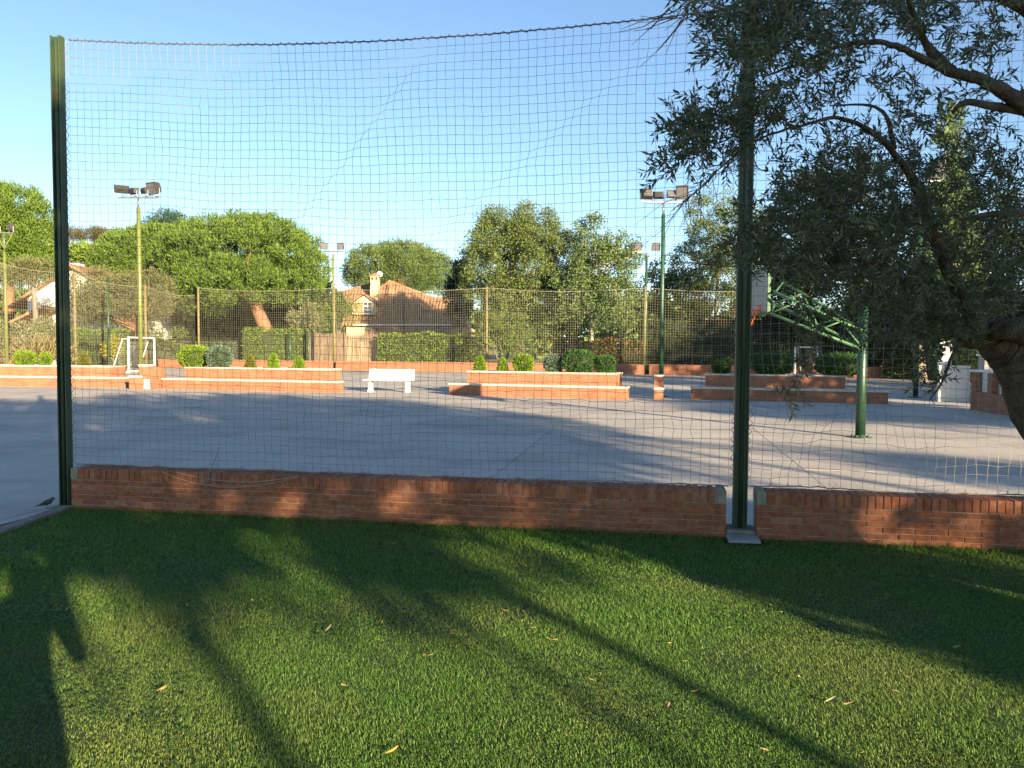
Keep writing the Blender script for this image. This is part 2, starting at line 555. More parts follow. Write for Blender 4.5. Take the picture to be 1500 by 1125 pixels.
# strip of concrete under the wall
kb = MB()
kb.box((GAP0 / 2 + 3, 0.135, -0.03), (GAP0 + 8, 0.27, 0.055))
k0 = kb.build('wall_footing', M['concrete'])
k0.location = P0
k0.rotation_euler = (0, 0, WROT)
tag(k0, kind='structure')
# kerb along the left side of the lawn, slightly uneven
ka = loc(-0.06, 0.02)
kbp = gnd(-70, 806)
kd = (kbp - ka).normalized()
kerb = tag(empty('kerb', ka, math.atan2(kd.y, kd.x)), kind='structure')
km = MB()
n = 9
for i in range(n):
    km = MB()
    km.box((0.28 + i * 0.56, 0, 0.0), (0.552, 0.12, 0.07), Matrix.Rotation(R.uniform(-0.012, 0.012), 3, 'X'))
    km.build('kerb_stone', M['concrete'], kerb, bevel=0.012)
# court surface left of the kerb
pm = MB()
pp = [loc(-0.1, 0.262), ka - Vector((0.05, 0, 0)), ka + kd * 5 + Vector((-0.05, 0, 0)), loc(-40, -6), loc(-40, 0.262)]
pm.add([(p.x, p.y, -0.004) for p in pp], [(0, 4, 3, 2, 1)])
tag(pm.build('pavement', M['concrete_slab']), kind='structure')


# ------------------------------------------------------------------ front brick walls
def brick_mesh(dx, dy, dz, k):
    m = MB()
    e = lambda s: R.uniform(-s, s)
    x, y, z, b = dx / 2, dy / 2, dz / 2, 0.004
    vs = []
    for (sx, sy, sz) in [(-1, -1, -1), (1, -1, -1), (1, 1, -1), (-1, 1, -1), (-1, -1, 1), (1, -1, 1), (1, 1, 1), (-1, 1, 1)]:
        vs.append((sx * x + e(.0015), sy * y + e(.002), sz * z + e(.0015)))
    # front face inset for a soft worn arris
    f = [(-x + b, -y - b * .8, -z + b), (x - b, -y - b * .8, -z + b), (x - b, -y - b * .8, z - b), (-x + b, -y - b * .8, z - b)]
    vs += f
    m.add(vs, [(3, 2, 1, 0), (4, 5, 6, 7), (1, 2, 6, 5), (2, 3, 7, 6), (3, 0, 4, 7), (0, 1, 9, 8), (1, 5, 10, 9), (5, 4, 11, 10), (4, 0, 8, 11), (8, 9, 10, 11)])
    return m.mesh('brick', M['brick'])


BL, BH, PITCH_H = 0.240, 0.0418, 0.0485
stretch = [brick_mesh(BL, 0.10, BH, i) for i in range(5)]
half = [brick_mesh(0.115, 0.10, BH, i) for i in range(3)]
rowl = [brick_mesh(0.052, 0.25, 0.105, i) for i in range(5)]


def front_wall(u0, u1, label, block_ends):
    t = thing('brick_wall', loc(u0, 0), WROT, label, 'wall', 'low brick walls at the lawn edge')
    Lw = u1 - u0
    core = MB()
    core.box((Lw / 2, 0.128, 0.1985), (Lw - 0.004, 0.242, 0.393))
    core.build('mortar_core', M['mortar'], t)
    for r in range(6):
        z = 0.006 + PITCH_H * r + BH / 2
        x = 0.0
        first = half if r % 2 else stretch
        k = 0
        while x < Lw - 0.02:
            if k == 0 and r % 2:
                me, l = R.choice(half), 0.115
            else:
                me, l = R.choice(stretch), BL
            rem = Lw - x
            o = bpy.data.objects.new('brick', me)
            sc = 1.0
            if rem < l:
                sc = rem / l
            link(o, t)
            o.scale = (sc, 1, 1)
            o.location = (x + l * sc / 2, 0.051 + R.uniform(-.002, .002), z + R.uniform(-.001, .001))
            o.rotation_euler = (0, R.uniform(-.004, .004), R.uniform(-.006, .006))
            x += l * sc + 0.0075
            k += 1
    z = 0.006 + PITCH_H * 6 + 0.0525
    x = 0.0
    e0, e1 = block_ends
    x = 0.085 if e0 else 0.0
    end = Lw - (0.085 if e1 else 0.0)
    while x < end - 0.03:
        o = bpy.data.objects.new('brick', R.choice(rowl))
        link(o, t)
        o.location = (x + 0.026, 0.124 + R.uniform(-.003, .003), z + R.uniform(-.0015, .0015))
        o.rotation_euler = (0, R.uniform(-.01, .01), R.uniform(-.008, .008))
        x += 0.0605
    for e, cx in ((e0, 0.0375), (e1, Lw - 0.0375)):
        if e:
            b = MB()
            b.box((cx, 0.124, z), (0.075, 0.262, 0.112))
            b.build('end_block', M['end_stone'], t, bevel=0.006)
    return t


front_wall(0, GAP0, 'long low brick wall with upright capping bricks under the big net', (1, 1))
front_wall(GAP1, GAP1 + 3.9, 'shorter low brick wall to the right of the dark green post', (1, 0))


# ------------------------------------------------------------------ green net posts
def net_post(u, v, h, label, tilt=0.0, w_=0.10, dp=0.08):
    t = thing('net_post', loc(u, v, -0.02), WROT + tilt, label, 'post', 'green steel net posts')
    a, b = MB(), MB()
    # rolled H section seen on its open side: two flanges and a web
    fl = MB(); fl.box((-w_ / 2 + 0.006, 0, h / 2), (0.012, dp, h)); fl.build('flange', M['post_green'], t, bevel=0.003)
    fl = MB(); fl.box((w_ / 2 - 0.006, 0, h / 2), (0.012, dp, h)); fl.build('flange', M['post_green'], t, bevel=0.003)
    wb = MB(); wb.box((0, 0.0, h / 2), (w_ - 0.026, 0.012, h - 0.004)); wb.build('web', M['post_green'], t)
    rb = MB(); rb.tube([(0.004, -0.024, 0.02), (0.004, -0.024, h - 0.03)], 0.018, 8); rb.build('cable_pipe', M['post_green'], t, True)
    return t


POST_H = 4.585
net_post(-0.155, 0.125, POST_H, 'tall green steel post at the left end of the brick wall', 0.0)
PU = (GAP0 + GAP1) / 2
net_post(PU, 0.125, POST_H + 0.36, 'tall dark green steel post in the wall gap by the olive', 0.0, 0.118, 0.085)
f = MB()
f.box((0, 0, 0.035), (0.235, 0.262, 0.08))
ft = f.build('concrete_footing', M['concrete'], None, bevel=0.01)
ft.location = loc(PU, 0.125); ft.rotation_euler = (0, 0, WROT)
tag(ft, 'rough concrete footing filling the wall gap under the dark post', 'footing')
f = MB()
f.box((0, 0, 0.02), (0.255, 0.17, 0.025))
ft = f.build('paving_tile', M['tile_grey'], None, bevel=0.003)
ft.location = loc(PU + 0.005, -0.125, 0.010); ft.rotation_euler = (0.02, 0.0, WROT + 0.04)
tag(ft, 'pale square tile lying in the grass before the wall gap', 'tile')


# ------------------------------------------------------------------ the string nets
def smooth_noise(seed):
    r = np.random.default_rng(seed)
    k = r.normal(size=(10, 2)) * 2.6
    ph = r.uniform(0, 6.28, 10)
    am = r.uniform(.3, 1, 10)
    return lambda x, y: sum(am[i] * np.sin(k[i, 0] * x + k[i, 1] * y + ph[i]) for i in range(10)) / 4.0


def tube_batch(A, B, rad):
    """triangular prisms from A to B, no caps. returns V,F(quads)"""
    D = unit(B - A)
    ref = np.where(np.abs(D[:, 2:3]) > 0.8, np.array([[1.0, 0, 0]]), np.array([[0, 0, 1.0]]))
    S = unit(np.cross(D, ref))
    T = np.cross(D, S)
    ring = []
    for k in range(3):
        a = 2 * math.pi * k / 3
        ring.append((S * math.cos(a) + T * math.sin(a)) * rad)
    V = np.stack([A + ring[0], A + ring[1], A + ring[2], B + ring[0], B + ring[1], B + ring[2]], 1).reshape(-1, 3)
    b = np.arange(len(A))[:, None] * 6
    Fq = np.concatenate([b + [0, 1, 4, 3], b + [1, 2, 5, 4], b + [2, 0, 3, 5]], 1).reshape(-1, 4)
    return V, Fq


def string_net(u0, u1, h_top0, h_top1, sag, label, seed, creases, cell=0.081, pulls=()):
    base_z = 0.415
    nu = int(round((u1 - u0) / cell))
    nv = int(round((0.5 * (h_top0 + h_top1) - base_z) / cell))
    us = np.linspace(u0, u1, nu + 1)[None, :].repeat(nv + 1, 0)
    ts = np.linspace(0, 1, nv + 1)[:, None].repeat(nu + 1, 1)
    s = (us - u0) / (u1 - u0)
    ht = h_top0 + (h_top1 - h_top0) * s - sag * 4 * s * (1 - s)
    z = base_z + (ht - base_z) * ts
    n1, n2, n3 = smooth_noise(seed), smooth_noise(seed + 1), smooth_noise(seed + 2)
    edge = np.clip(np.minimum(s, 1 - s) * 14, 0.25, 1) * np.clip(np.minimum(ts, 1 - ts) * 14, 0.25, 1)
    r = np.random.default_rng(seed + 5)
    low = np.clip(1.0 - ts * 3.0, 0, 1)
    du = 0.020 * n1(us, z) * edge + r.normal(size=us.shape) * (0.0025 + 0.006 * low) * edge
    dz = 0.016 * n2(us, z) * edge + r.normal(size=us.shape) * (0.002 + 0.005 * low) * edge
    dv = 0.05 * n3(us * .5, z * .5) * edge + r.normal(size=us.shape) * 0.004
    for (ua, za, ub, zb, amp, wd) in creases:
        dx, dy = ub - ua, zb - za
        l = math.hypot(dx, dy)
        nx, ny = -dy / l, dx / l
        d = (us - ua) * nx + (z - za) * ny
        along = ((us - ua) * dx + (z - za) * dy) / l / l
        fade = np.clip(np.minimum(along + .15, 1.15 - along) * 5, 0, 1)
        g = np.tanh(d / wd) * np.exp(-np.abs(d) / 0.5) * amp * fade * np.clip((1 - ts) * 8, 0, 1)
        du -= g * nx
        dz -= g * ny
    for (uc, zc, rad, au, az) in pulls:
        g = np.exp(-((us - uc) ** 2 + (z - zc) ** 2) / rad ** 2)
        du += au * g
        dz += az * g
    us2, z2 = us + du, z + dz
    X = P0.x + U.x * us2 + Vv.x * (0.19 + dv)
    Y = P0.y + U.y * us2 + Vv.y * (0.19 + dv)
    Pn = np.stack([X, Y, z2], -1)
    A = np.concatenate([Pn[:, :-1].reshape(-1, 3), Pn[:-1].reshape(-1, 3)])
    B = np.concatenate([Pn[:, 1:].reshape(-1, 3), Pn[1:].reshape(-1, 3)])
    keep = r.random(len(A)) > 0.0015
    A, B = A[keep], B[keep]
    V, Fq = tube_batch(A, B, 0.0019)
    t = tag(empty('sports_net', loc(u0, 0.19)), label, 'net', 'string nets between the green posts')
    inv = t.location
    V = V - np.array(inv)
    np_mesh('netting', V, Fq, M['rope'], t)
    off = Vector(inv)
    # border cord on top with a lashing wound round it
    top = [Vector(Pn[-1, i]) - off for i in range(nu + 1)]
    m = MB(); m.tube(top, 0.006, 5); m.build('top_cable', M['rope_dark'], t)
    m = MB()
    lash = []
    for i in range(nu):
        p, q = top[i], top[i + 1]
        for k in range(4):
            a = k * math.pi / 2
            lash.append(p.lerp(q, k / 4) + Vector((0, math.cos(a) * 0.012, math.sin(a) * 0.012 + (0.004 if k == 1 else 0))))
    m.tube(lash, 0.003, 4); m.build('lashing', M['rope_dark'], t)
    bot = [Vector(Pn[0, i]) - off + Vector((0, 0, R.uniform(-.004, .008))) for i in range(nu + 1)]
    m = MB(); m.tube(bot, 0.006, 5); m.build('bottom_rope', M['rope'], t)
    # fringe of loose ends along the wall head
    m = MB()
    for i in range(nu):
        if R.random() < .55:
            p = bot[i]
            q = p + Vector((R.uniform(-.03, .03), R.uniform(-.03, .01), R.uniform(-.02, .045)))
            q2 = q + Vector((R.uniform(-.025, .025), R.uniform(-.02, .02), R.uniform(-.03, .03)))
            m.tube([p, q, q2], 0.0025, 3)
    m.build('frayed_ends', M['rope'], t)['kind'] = 'stuff'
    # zigzag lacing beside the post(s)
    for (side, c) in ((0, +1), (-1, -1)):
        m = MB()
        pts = []
        col = Pn[:, side]
        for i in range(nv + 1):
            p = Vector(col[i]) - off
            pts.append(p - U * (0.012 * c) + Vector((0, 0, 0)))
            if i < nv:
                q = p.lerp(Vector(col[i + 1]) - off, .5)
                pts.append(q - U * (0.046 * c + R.uniform(-.006, .006)))
        m.tube(pts, 0.0038, 4)
        m.build('edge_lacing', M['rope'], t)
    return t


string_net(-0.085, PU - 0.09, 4.55, 4.44, 0.14, 'wide square mesh net hung between the two green posts', 3,
           [(1.75, 2.2, 3.75, 4.5, 0.030, 0.035), (3.2, 2.3, 5.6, 4.2, 0.024, 0.05), (0.15, 2.2, 0.9, 3.3, 0.012, 0.06)],
           pulls=[(1.2, 0.95, .16, -.05, .03), (0.75, 1.1, .2, .04, -.03), (3.1, .8, .22, -.03, -.03)])
string_net(PU + 0.09, PU + 4.05, 4.47, 4.42, 0.08, 'loose mesh net right of the dark post behind the olive', 40,
           [(PU + .3, .5, PU + 1.1, 1.4, 0.03, 0.05), (PU + 1.4, .4, PU + 1.0, 1.5, .03, .06)],
           pulls=[(PU + .25, 1.2, .22, .05, -.06), (PU + .45, 1.7, .3, -.05, .03), (PU + 1.3, .6, .3, .05, -.04)])
# loose cords hanging over the wall
m = MB()
pts = []
for i in range(25):
    s_ = i / 24
    pts.append(loc(0.98 + 1.38 * s_, -0.012, 0.40 - 0.125 * 4 * s_ * (1 - s_) * (1.1 - .25 * s_)))
m.tube(pts, 0.004, 5)
tag(m.build('loose_cord', M['rope_tan'], None, True), 'tan cord drooping lowest in a long curve over the left brick wall', 'cord', 'cords hanging over the wall')
m = MB()
pts = []
for i in range(25):
    s_ = i / 24
    pts.append(loc(1.13 + 1.22 * s_, -0.02, 0.405 - 0.073 * 4 * s_ * (1 - s_)))
m.tube(pts, 0.0045, 5)
tag(m.build('loose_cord', M['rope_tan'], None, True), 'tan cord in the shallower curve over the left brick wall', 'cord', 'cords hanging over the wall')
m = MB()
m.tube([loc(1.47, .16, .62), loc(1.455, .10, .50), loc(1.46, -.012, .41), loc(1.468, -.022, .345), loc(1.45, -.022, .325), loc(1.442, -.022, .30)], 0.004, 5)
tag(m.build('loose_cord', M['rope'], None, True), 'short pale cord end dangling from the net over the brick wall', 'cord', 'cords hanging over the wall')


# ------------------------------------------------------------------ bird on the kerb
def bird():
    p = gnd(69, 750)
    t = thing('bird', (p.x, p.y, 0.035), math.radians(8), 'small dark bird standing on the kerb by the left post', 'bird')
    m = MB()
    m.tube([(-0.105, 0, 0.022), (-0.07, 0, 0.032), (-0.035, 0, 0.044), (-0.005, 0, 0.055), (0.022, 0, 0.066), (0.038, 0, 0.082), (0.05, 0, 0.094), (0.062, 0, 0.094), (0.068, 0, 0.092), (0.082, 0, 0.09)],
           [0.005, 0.008, 0.017, 0.026, 0.026, 0.018, 0.016, 0.012, 0.004, 0.001], 10)
    m.build('body', M['bird_grey'], t, True)
    for s in (-1, 1):
        w_ = MB()
        w_.tube([(0.02, s * 0.024, 0.066), (-0.02, s * 0.029, 0.054), (-0.065, s * 0.012, 0.036)], [0.004, 0.012, 0.002], 6)
        w_.build('wing', M['bird_grey'], t, True)
        l = MB()
        l.tube([(0.0, s * 0.01, 0.04), (-0.008, s * 0.011, 0.02), (0.0, s * 0.012, 0.001), (0.014, s * 0.013, 0.0)], 0.0016, 5)
        l.build('leg', M['rope_dark'], t)


bird()


# ------------------------------------------------------------------ planters
def planter(px0, py0, px1, py1, ua, ub, label, depth=0.9, lower_h=0.33, upper_h=0.74):
    a, b = gnd(px0, py0), gnd(px1, py1)
    d = b - a
    L_ = d.length
    t = thing('brick_planter', a, math.atan2(d.y, d.x), label, 'planter', 'two step brick planters on the court')
    m = MB(); m.box((L_ / 2, 0.24, lower_h / 2), (L_, 0.48, lower_h)); m.build('seat_wall', M['far_brick'], t)
    m = MB(); m.box((L_ / 2, 0.232, lower_h + 0.031), (L_ + 0.05, 0.53, 0.062)); m.build('seat_coping', M['coping'], t, bevel=0.012)
    x0, x1 = ua * L_, ub * L_
    m = MB(); m.box(((x0 + x1) / 2, 0.484 + depth / 2, upper_h / 2), (x1 - x0, depth, upper_h)); m.build('upper_wall', M['far_brick'], t)
    m = MB()
    for (cx, cy, sx, sy) in (((x0 + x1) / 2, 0.484 + .11, x1 - x0 + .04, .26), ((x0 + x1) / 2, 0.484 + depth - .11, x1 - x0 + .04, .26), (x0 + .11, .484 + depth / 2, .26, depth - .30), (x1 - .11, .484 + depth / 2, .26, depth - .30)):
        m.box((cx, cy, upper_h + 0.028), (sx, sy, 0.056))
    m.build('upper_coping', M['coping'], t, bevel=0.01)
    m = MB(); m.box(((x0 + x1) / 2, 0.484 + depth / 2, upper_h + 0.012), (x1 - x0 - .5, depth - .5, 0.03)); m.build('planting_soil', M['soil'], t)
    return t, (a, d.normalized(), L_, upper_h)


PL = {}
PL['A'] = planter(-90, 564.5, 184, 568, 0.0, 0.885, 'brick planter at far left with green bushes below the net fence')
PL['B'] = planter(238, 569.5, 493, 575.5, 0.085, 0.92, 'brick planter left of the white bench with a blue green ball')
PL['C'] = planter(658, 578.5, 917, 585.5, 0.075, 0.93, 'brick planter right of the white bench holding six bushes')
PL['D'] = planter(1012, 585, 1301, 592, 0.07, 0.80, 'shaded brick planter behind the dark green net post')


def topiary(planter_key, px, py_bot, wpx, hpx, mat, label, shape='ball', v=0.90):
    _, (a, d, L_, h) = PL[planter_key]
    nrm = Vector((-d.y, d.x, 0))
    # find u so that the bush stands at pixel column px on the planter's bed
    r_ = ray(px, 540)
    base = a + nrm * v
    den = d.x * r_.y - d.y * r_.x
    u = (r_.x * base.y - r_.y * base.x) / den
    p = base + d * u
    p.z = h + 0.02
    k = p.y / F
    rw, rh = wpx * k / 2, hpx * k / 2
    t = thing('topiary_bush', p, R.uniform(0, 6), label, 'bush', 'clipped bushes on the planters')
    n = int(1500 + 9000 * rw * rh)
    D = rdirs(n)
    rad = rng.uniform(.86, 1.0, n) * (1 + 0.05 * np.sin(D[:, 0] * 7 + D[:, 2] * 5))
    if shape == 'cone':
        zt = (D[:, 2] + 1) / 2
        rr = (1 - zt) ** .55 * 1.12 + .05
        ang = rng.uniform(0, 6.283, n)
        q = rng.uniform(.82, 1, n)
        P = np.stack([np.cos(ang) * rr * rw * q, np.sin(ang) * rr * rw * q, zt * 2 * rh * rng.uniform(.96, 1.03, n)], 1)
        Dn = np.stack([np.cos(ang), np.sin(ang), np.full(n, .9)], 1)
    else:
        e = 0.82
        Dd = np.sign(D) * np.abs(D) ** e
        P = Dd * rad[:, None] * np.array([rw, rw, rh]) + np.array([0, 0, rh])
        Dn = D + np.array([0, 0, .4])
    leaves('foliage', P, Dn + rng.normal(size=(n, 3)) * .45, rng.uniform(.05, .09, n), rng.uniform(.025, .045, n), mat, t)
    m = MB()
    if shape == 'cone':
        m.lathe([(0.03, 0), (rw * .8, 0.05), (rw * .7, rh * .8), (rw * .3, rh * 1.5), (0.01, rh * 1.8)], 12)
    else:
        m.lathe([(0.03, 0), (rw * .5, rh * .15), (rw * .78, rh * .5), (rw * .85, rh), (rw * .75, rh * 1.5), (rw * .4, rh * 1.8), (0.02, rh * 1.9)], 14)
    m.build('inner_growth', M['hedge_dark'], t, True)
    return t


T = topiary
T('A', 37, 532, 26, 21, M['box_bright'], 'bright green round bush, leftmost on the far left planter')
T('A', 67, 532, 14, 19, M['box_bright'], 'narrow green bush next to the leftmost round bush')
T('A', 124, 533, 15, 17, M['box_olive'], 'small yellowish cone bush just right of the left post', 'cone')
T('B', 285, 538, 42, 32, M['box_bright'], 'wide bright green bush beside the blue green ball')
T('B', 321.5, 538, 36, 32, M['box_blue'], 'pale blue green clipped ball on the left planter')
T('B', 367, 538, 13, 17, M['box_olive'], 'smallest yellowish cone bush near the blue green ball', 'cone')
T('B', 400.5, 538, 14, 21, M['box_bright'], 'slim green bush in front of the leaning pine trunk', 'cone')
T('B', 438, 538, 15, 17, M['box_bright'], 'small green cone bush at the right end of its planter', 'cone')
T('C', 703, 543, 16, 21, M['box_bright'], 'green cone bush at the left end of the middle planter', 'cone')
T('C', 736, 543, 13, 19, M['box_bright'], 'slim green bush second on the middle planter', 'cone')
T('C', 766.5, 545, 27, 25, M['box_bright'], 'bright green round bush third on the middle planter')
T('C', 811, 546, 26, 25, M['box_blue'], 'pale grey green ball between two greener bushes')
T('C', 849, 547, 48, 33, M['box_dark'], 'largest wide dark green bush on the middle planter')
T('C', 887, 547, 25, 26, M['box_dark'], 'dark round bush at the right end of the middle planter')
T('D', 1057, 551, 24, 21, M['box_dark'], 'small dark bush left of the dark green net post')
T('D', 1131, 551, 54, 34, M['box_dark'], 'big dark shaded bush just right of the dark green post')
T('D', 1228, 551, 60, 34, M['box_dark'], 'dark bush behind the round hoop pole on the shaded planter')

# ------------------------------------------------------------------ stepped brick piers
pa = gnd(208, 570.5)
t = thing('brick_pier', pa, WROT * .6, 'stepped brick pier with white caps at the foot of the left lamp', 'pier', 'stepped brick piers')
m = MB(); m.box((-.06, .45, .21), (.86, .9, .42)); m.build('lower_step', M['far_brick'], t)
m = MB(); m.box((0.02, .62, .62), (.64, .56, .40)); m.build('upper_step', M['far_brick'], t)
m = MB(); m.box((-.33, .16, .45), (.36, .34, .06)); m.build('lower_cap', M['white_stone'], t, bevel=.008)
m = MB(); m.box((-.14, .60, .85), (.36, .56, .06)); m.build('upper_cap', M['white_stone'], t, bevel=.008)
m = MB(); m.box((.20, -.03, .19), (.20, .05, .34)); m.build('meter_door', M['white_paint'], t, bevel=.006)
m = MB(); m.box((.30, .72, .50), (.20, .36, .16)); m.build('side_step', M['far_brick'], t)
pb = gnd(965, 585)
t = thing('brick_pier', pb, WROT, 'slim brick pier with two pale bands below the right lamp', 'pier', 'stepped brick piers')
m = MB(); m.box((0, .20, .15), (.30, .40, .30)); m.build('lower_step', M['far_brick'], t)
m = MB(); m.box((0, .20, .33), (.32, .42, .06)); m.build('lower_cap', M['white_stone'], t, bevel=.008)
m = MB(); m.box((0, .30, .53), (.29, .34, .34)); m.build('upper_step', M['far_brick'], t)
m = MB(); m.box((0, .30, .73), (.31, .37, .06)); m.build('upper_cap', M['white_stone'], t, bevel=.008)

# ------------------------------------------------------------------ bench
ba, bb = gnd(538, 574.5), gnd(596, 575.5)
bd = bb - ba
BL_ = 1.72
bc = (ba + bb) / 2
t = thing('park_bench', bc, math.atan2(bd.y, bd.x) + 0.0, 'white bench standing on the court between two planters', 'bench')
for s in (-1, 1):
    m = MB()
    # concrete-like waisted leg block
    prof = [(.17, 0), (.17, .05), (.10, .13), (.09, .28), (.15, .36), (.19, .40)]
    vs, fs = [], []
    for (hw, z) in prof:
        vs += [(s * .68 - .055, -hw + .22, z), (s * .68 + .055, -hw + .22, z), (s * .68 + .055, hw + .22, z), (s * .68 - .055, hw + .22, z)]
    for i in range(len(prof) - 1):
        for k in range(4):
            a_, b_ = i * 4 + k, i * 4 + (k + 1) % 4
            fs.append((a_, b_, b_ + 4, a_ + 4))
    fs += [(3, 2, 1, 0), tuple(20 + k for k in range(4))]
    m.add(vs, fs)
    m.build('leg', M['white_paint'], t, bevel=.01)
for i in range(4):
    m = MB(); m.box((0, -.02 + i * .118, .425 + (.004 if i % 2 else 0)), (BL_, .108, .045)); m.build('seat_slat', M['white_paint'], t, bevel=.008)
rot = Matrix.Rotation(math.radians(-14), 3, 'X')
for i in range(3):
    m = MB(); m.box((0.0, .44 + i * .028, .50 + i * .118), (BL_ - .05, .035, .110), rot); m.build('back_slat', M['white_paint'], t, bevel=.008)
for s in (-1, 1):
    m = MB(); m.box((s * .62, .475, .58), (.05, .03, .46), rot); m.build('back_bracket', M['white_paint'], t)


# ------------------------------------------------------------------ goals
def goal(p, rz, w_, h, d, label):
    t = thing('goal_frame', p, rz, label, 'goal', 'small white goals')
    r_ = 0.05
    for x in (0, w_):
        m = MB(); m.box((x, 0, h / 2), (.085, .085, h)); m.build('post', M['white_paint'], t, bevel=.006)
        m = MB(); m.tube([(x, 0.0, h - .04), (x, d * .35, h - .05), (x, d, .03)], .028, 6); m.build('back_stay', M['white_paint'], t)
        m = MB(); m.box((x, d / 2 + .05, .03), (.06, d - .02, .05)); m.build('ground_bar', M['white_paint'], t)
    m = MB(); m.box((w_ / 2, 0, h + .04), (w_ + .085, .085, .08)); m.build('crossbar', M['white_paint'], t, bevel=.006)
    m = MB(); m.box((w_ / 2, d + .02, .03), (w_, .06, .05)); m.build('rear_bar', M['white_paint'], t)
    # net: mesh cords on the back and the sides
    A, B = [], []
    k = 0.13
    nx = int(w_ / k)
    for i in range(nx + 1):
        x = w_ * i / nx
        pts = [(x, .02, h - .02), (x, d * .35, h - .05), (x, d, .04)]
        for q in range(2): A.append(pts[q]); B.append(pts[q + 1])
    nz = int(math.hypot(d * .65, h) / k)
    for j in range(nz + 1):
        s_ = j / nz
        y, z = d * .35 + d * .65 * s_, h - .05 - (h - .09) * s_
        A.append((0, y, z)); B.append((w_, y, z))
        for x in (0, w_):
            A.append((x, .03, z)); B.append((x, y, z))
    V, Fq = tube_batch(np.array(A), np.array(B), 0.004)
    np_mesh('goal_net', V, Fq, M['rope'], t)


g0, g0b = gnd(189, 546.5), gnd(229, 544)
g0d = g0b - g0
goal(g0, math.atan2(g0d.y, g0d.x), min(3.0, g0d.length), 1.97, 1.0, 'white goal frame with net behind the left lamp post')
g1 = gnd(1164, 553)
goal(g1, -0.75, 1.25, 1.62, 0.9, 'small white goal in the shade behind the right planter')


# ------------------------------------------------------------------ floodlight masts
def flood(parent, x, z, w_, h, yaw, tilt, y=0.0):
    """housing with tapered back, rim, glass; sits on a U bracket"""
    rot = Matrix.Rotation(yaw, 3, 'Z') @ Matrix.Rotation(tilt, 3, 'X')
    c = Vector((x, y, z))
    d = h * .55
    m = MB()
    f = [(-w_ / 2, -d / 2, -h / 2), (w_ / 2, -d / 2, -h / 2), (w_ / 2, -d / 2, h / 2), (-w_ / 2, -d / 2, h / 2)]
    k = .72
    b = [(px_ * k, d / 2, pz * k) for (px_, _, pz) in f]
    m.add([c + rot @ Vector(p) for p in f + b], [(7, 6, 5, 4)[::-1], (0, 1, 5, 4)[::-1], (1, 2, 6, 5)[::-1], (2, 3, 7, 6)[::-1], (3, 0, 4, 7)[::-1], (0, 1, 2, 3)])
    rim = .03
    for (cx, cz, sx, sz) in ((0, h / 2 - rim / 2, w_ + .01, rim), (0, -h / 2 + rim / 2, w_ + .01, rim), (w_ / 2 - rim / 2, 0, rim, h - 2 * rim - .002), (-w_ / 2 + rim / 2, 0, rim, h - 2 * rim - .002)):
        m.box(c + rot @ Vector((cx, -d / 2 - .012, cz)), (sx, .03, sz), rot)
    for q in range(4):
        m.box(c + rot @ Vector((0, d / 2 + .015 - .0, -h * .24 + q * h * .16)), (w_ * .66, .04, .012), rot)
    o = m.build('floodlight', M['flood_metal'], parent)
    g = MB(); g.box(c + rot @ Vector((0, -d / 2 - .004, 0)), (w_ - 2 * rim - .004, .006, h - 2 * rim - .004), rot); g.build('glass', M['flood_glass'], o)
    br = MB()
    zb = z - h / 2 - .10
    for s in (-1, 1):
        e = c + Matrix.Rotation(yaw, 3, 'Z') @ Vector((s * (w_ / 2 + .012), 0, 0))
        br.tube([e, (e.x, e.y, zb)], .012, 5)
    e0 = c + Matrix.Rotation(yaw, 3, 'Z') @ Vector((-(w_ / 2 + .012), 0, 0))
    e1 = c + Matrix.Rotation(yaw, 3, 'Z') @ Vector(((w_ / 2 + .012), 0, 0))
    br.tube([(e0.x, e0.y, zb), (e1.x, e1.y, zb)], .012, 5)
    br.build('bracket', M['galv'], o)
    return o


def mast(p, h, rad, bar, floods, label, mat, neck=.35, braces=False):
    t = thing('floodlight_mast', p, 0, label, 'lamp post', 'floodlight masts round the court')
    m = MB(); m.tube([(0, 0, -.05), (0, 0, h * .5), (0, 0, h - neck)], [rad, rad * .95, rad * .85], 12); m.build('pole', mat, t, True)
    m = MB(); m.tube([(0, 0, h - neck - .02), (0, 0, h)], rad * .45, 8); m.build('neck', M['galv'], t, True)
    m = MB(); m.box((0, 0, h + .03), (bar, .07, .06)); m.build('crossarm', M['galv'], t, bevel=.006)
    m = MB(); m.box((0, 0, .01), (.36, .36, .03)); m.build('base_plate', mat, t, bevel=.004)
    if braces:
        for s in (-1, 1):
            m = MB(); m.tube([(0, 0, h - .75), (s * bar * .42, 0, h)], .022, 6); m.build('brace', mat, t)
    for (x, w_, fh, yaw, tilt) in floods:
        flood(t, x, h + .06 + fh / 2 + .10, w_, fh, yaw, tilt)
    return t


PI = math.pi
pL = gnd(207, 569); pL = Vector((pL.x * 1.04, pL.y * 1.04, 0))
mast(Vector((pL.x, pL.y, 0)), 7.12, .085, 1.5,
     [(-.62, .52, .30, PI + .55, -.5), (-.2, .36, .24, PI - .4, .1), (.24, .36, .24, PI - .5, -.4), (.63, .50, .46, -.5, .30)],
     'tall pale green mast at left carrying four floodlights', M['pole_sunlit'])
pR = gnd(968, 583); pR = Vector((pR.x * 1.03, pR.y * 1.03, 0))
mast(pR, 6.25, .07, 1.2,
     [(-.54, .40, .34, PI + .2, .2), (-.17, .34, .24, PI - .1, .1), (.24, .34, .24, .25, -.3), (.60, .40, .44, -.25, .35)],
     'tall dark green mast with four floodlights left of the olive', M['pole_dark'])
mast(gnd(489, 541), 7.95, .085, 1.25, [(-.62, .46, .46, .35, .25), (.52, .46, .46, -.15, .25)], 'far slim mast with two floodlights beside the tiled roof', M['pole_sunlit'], .2)
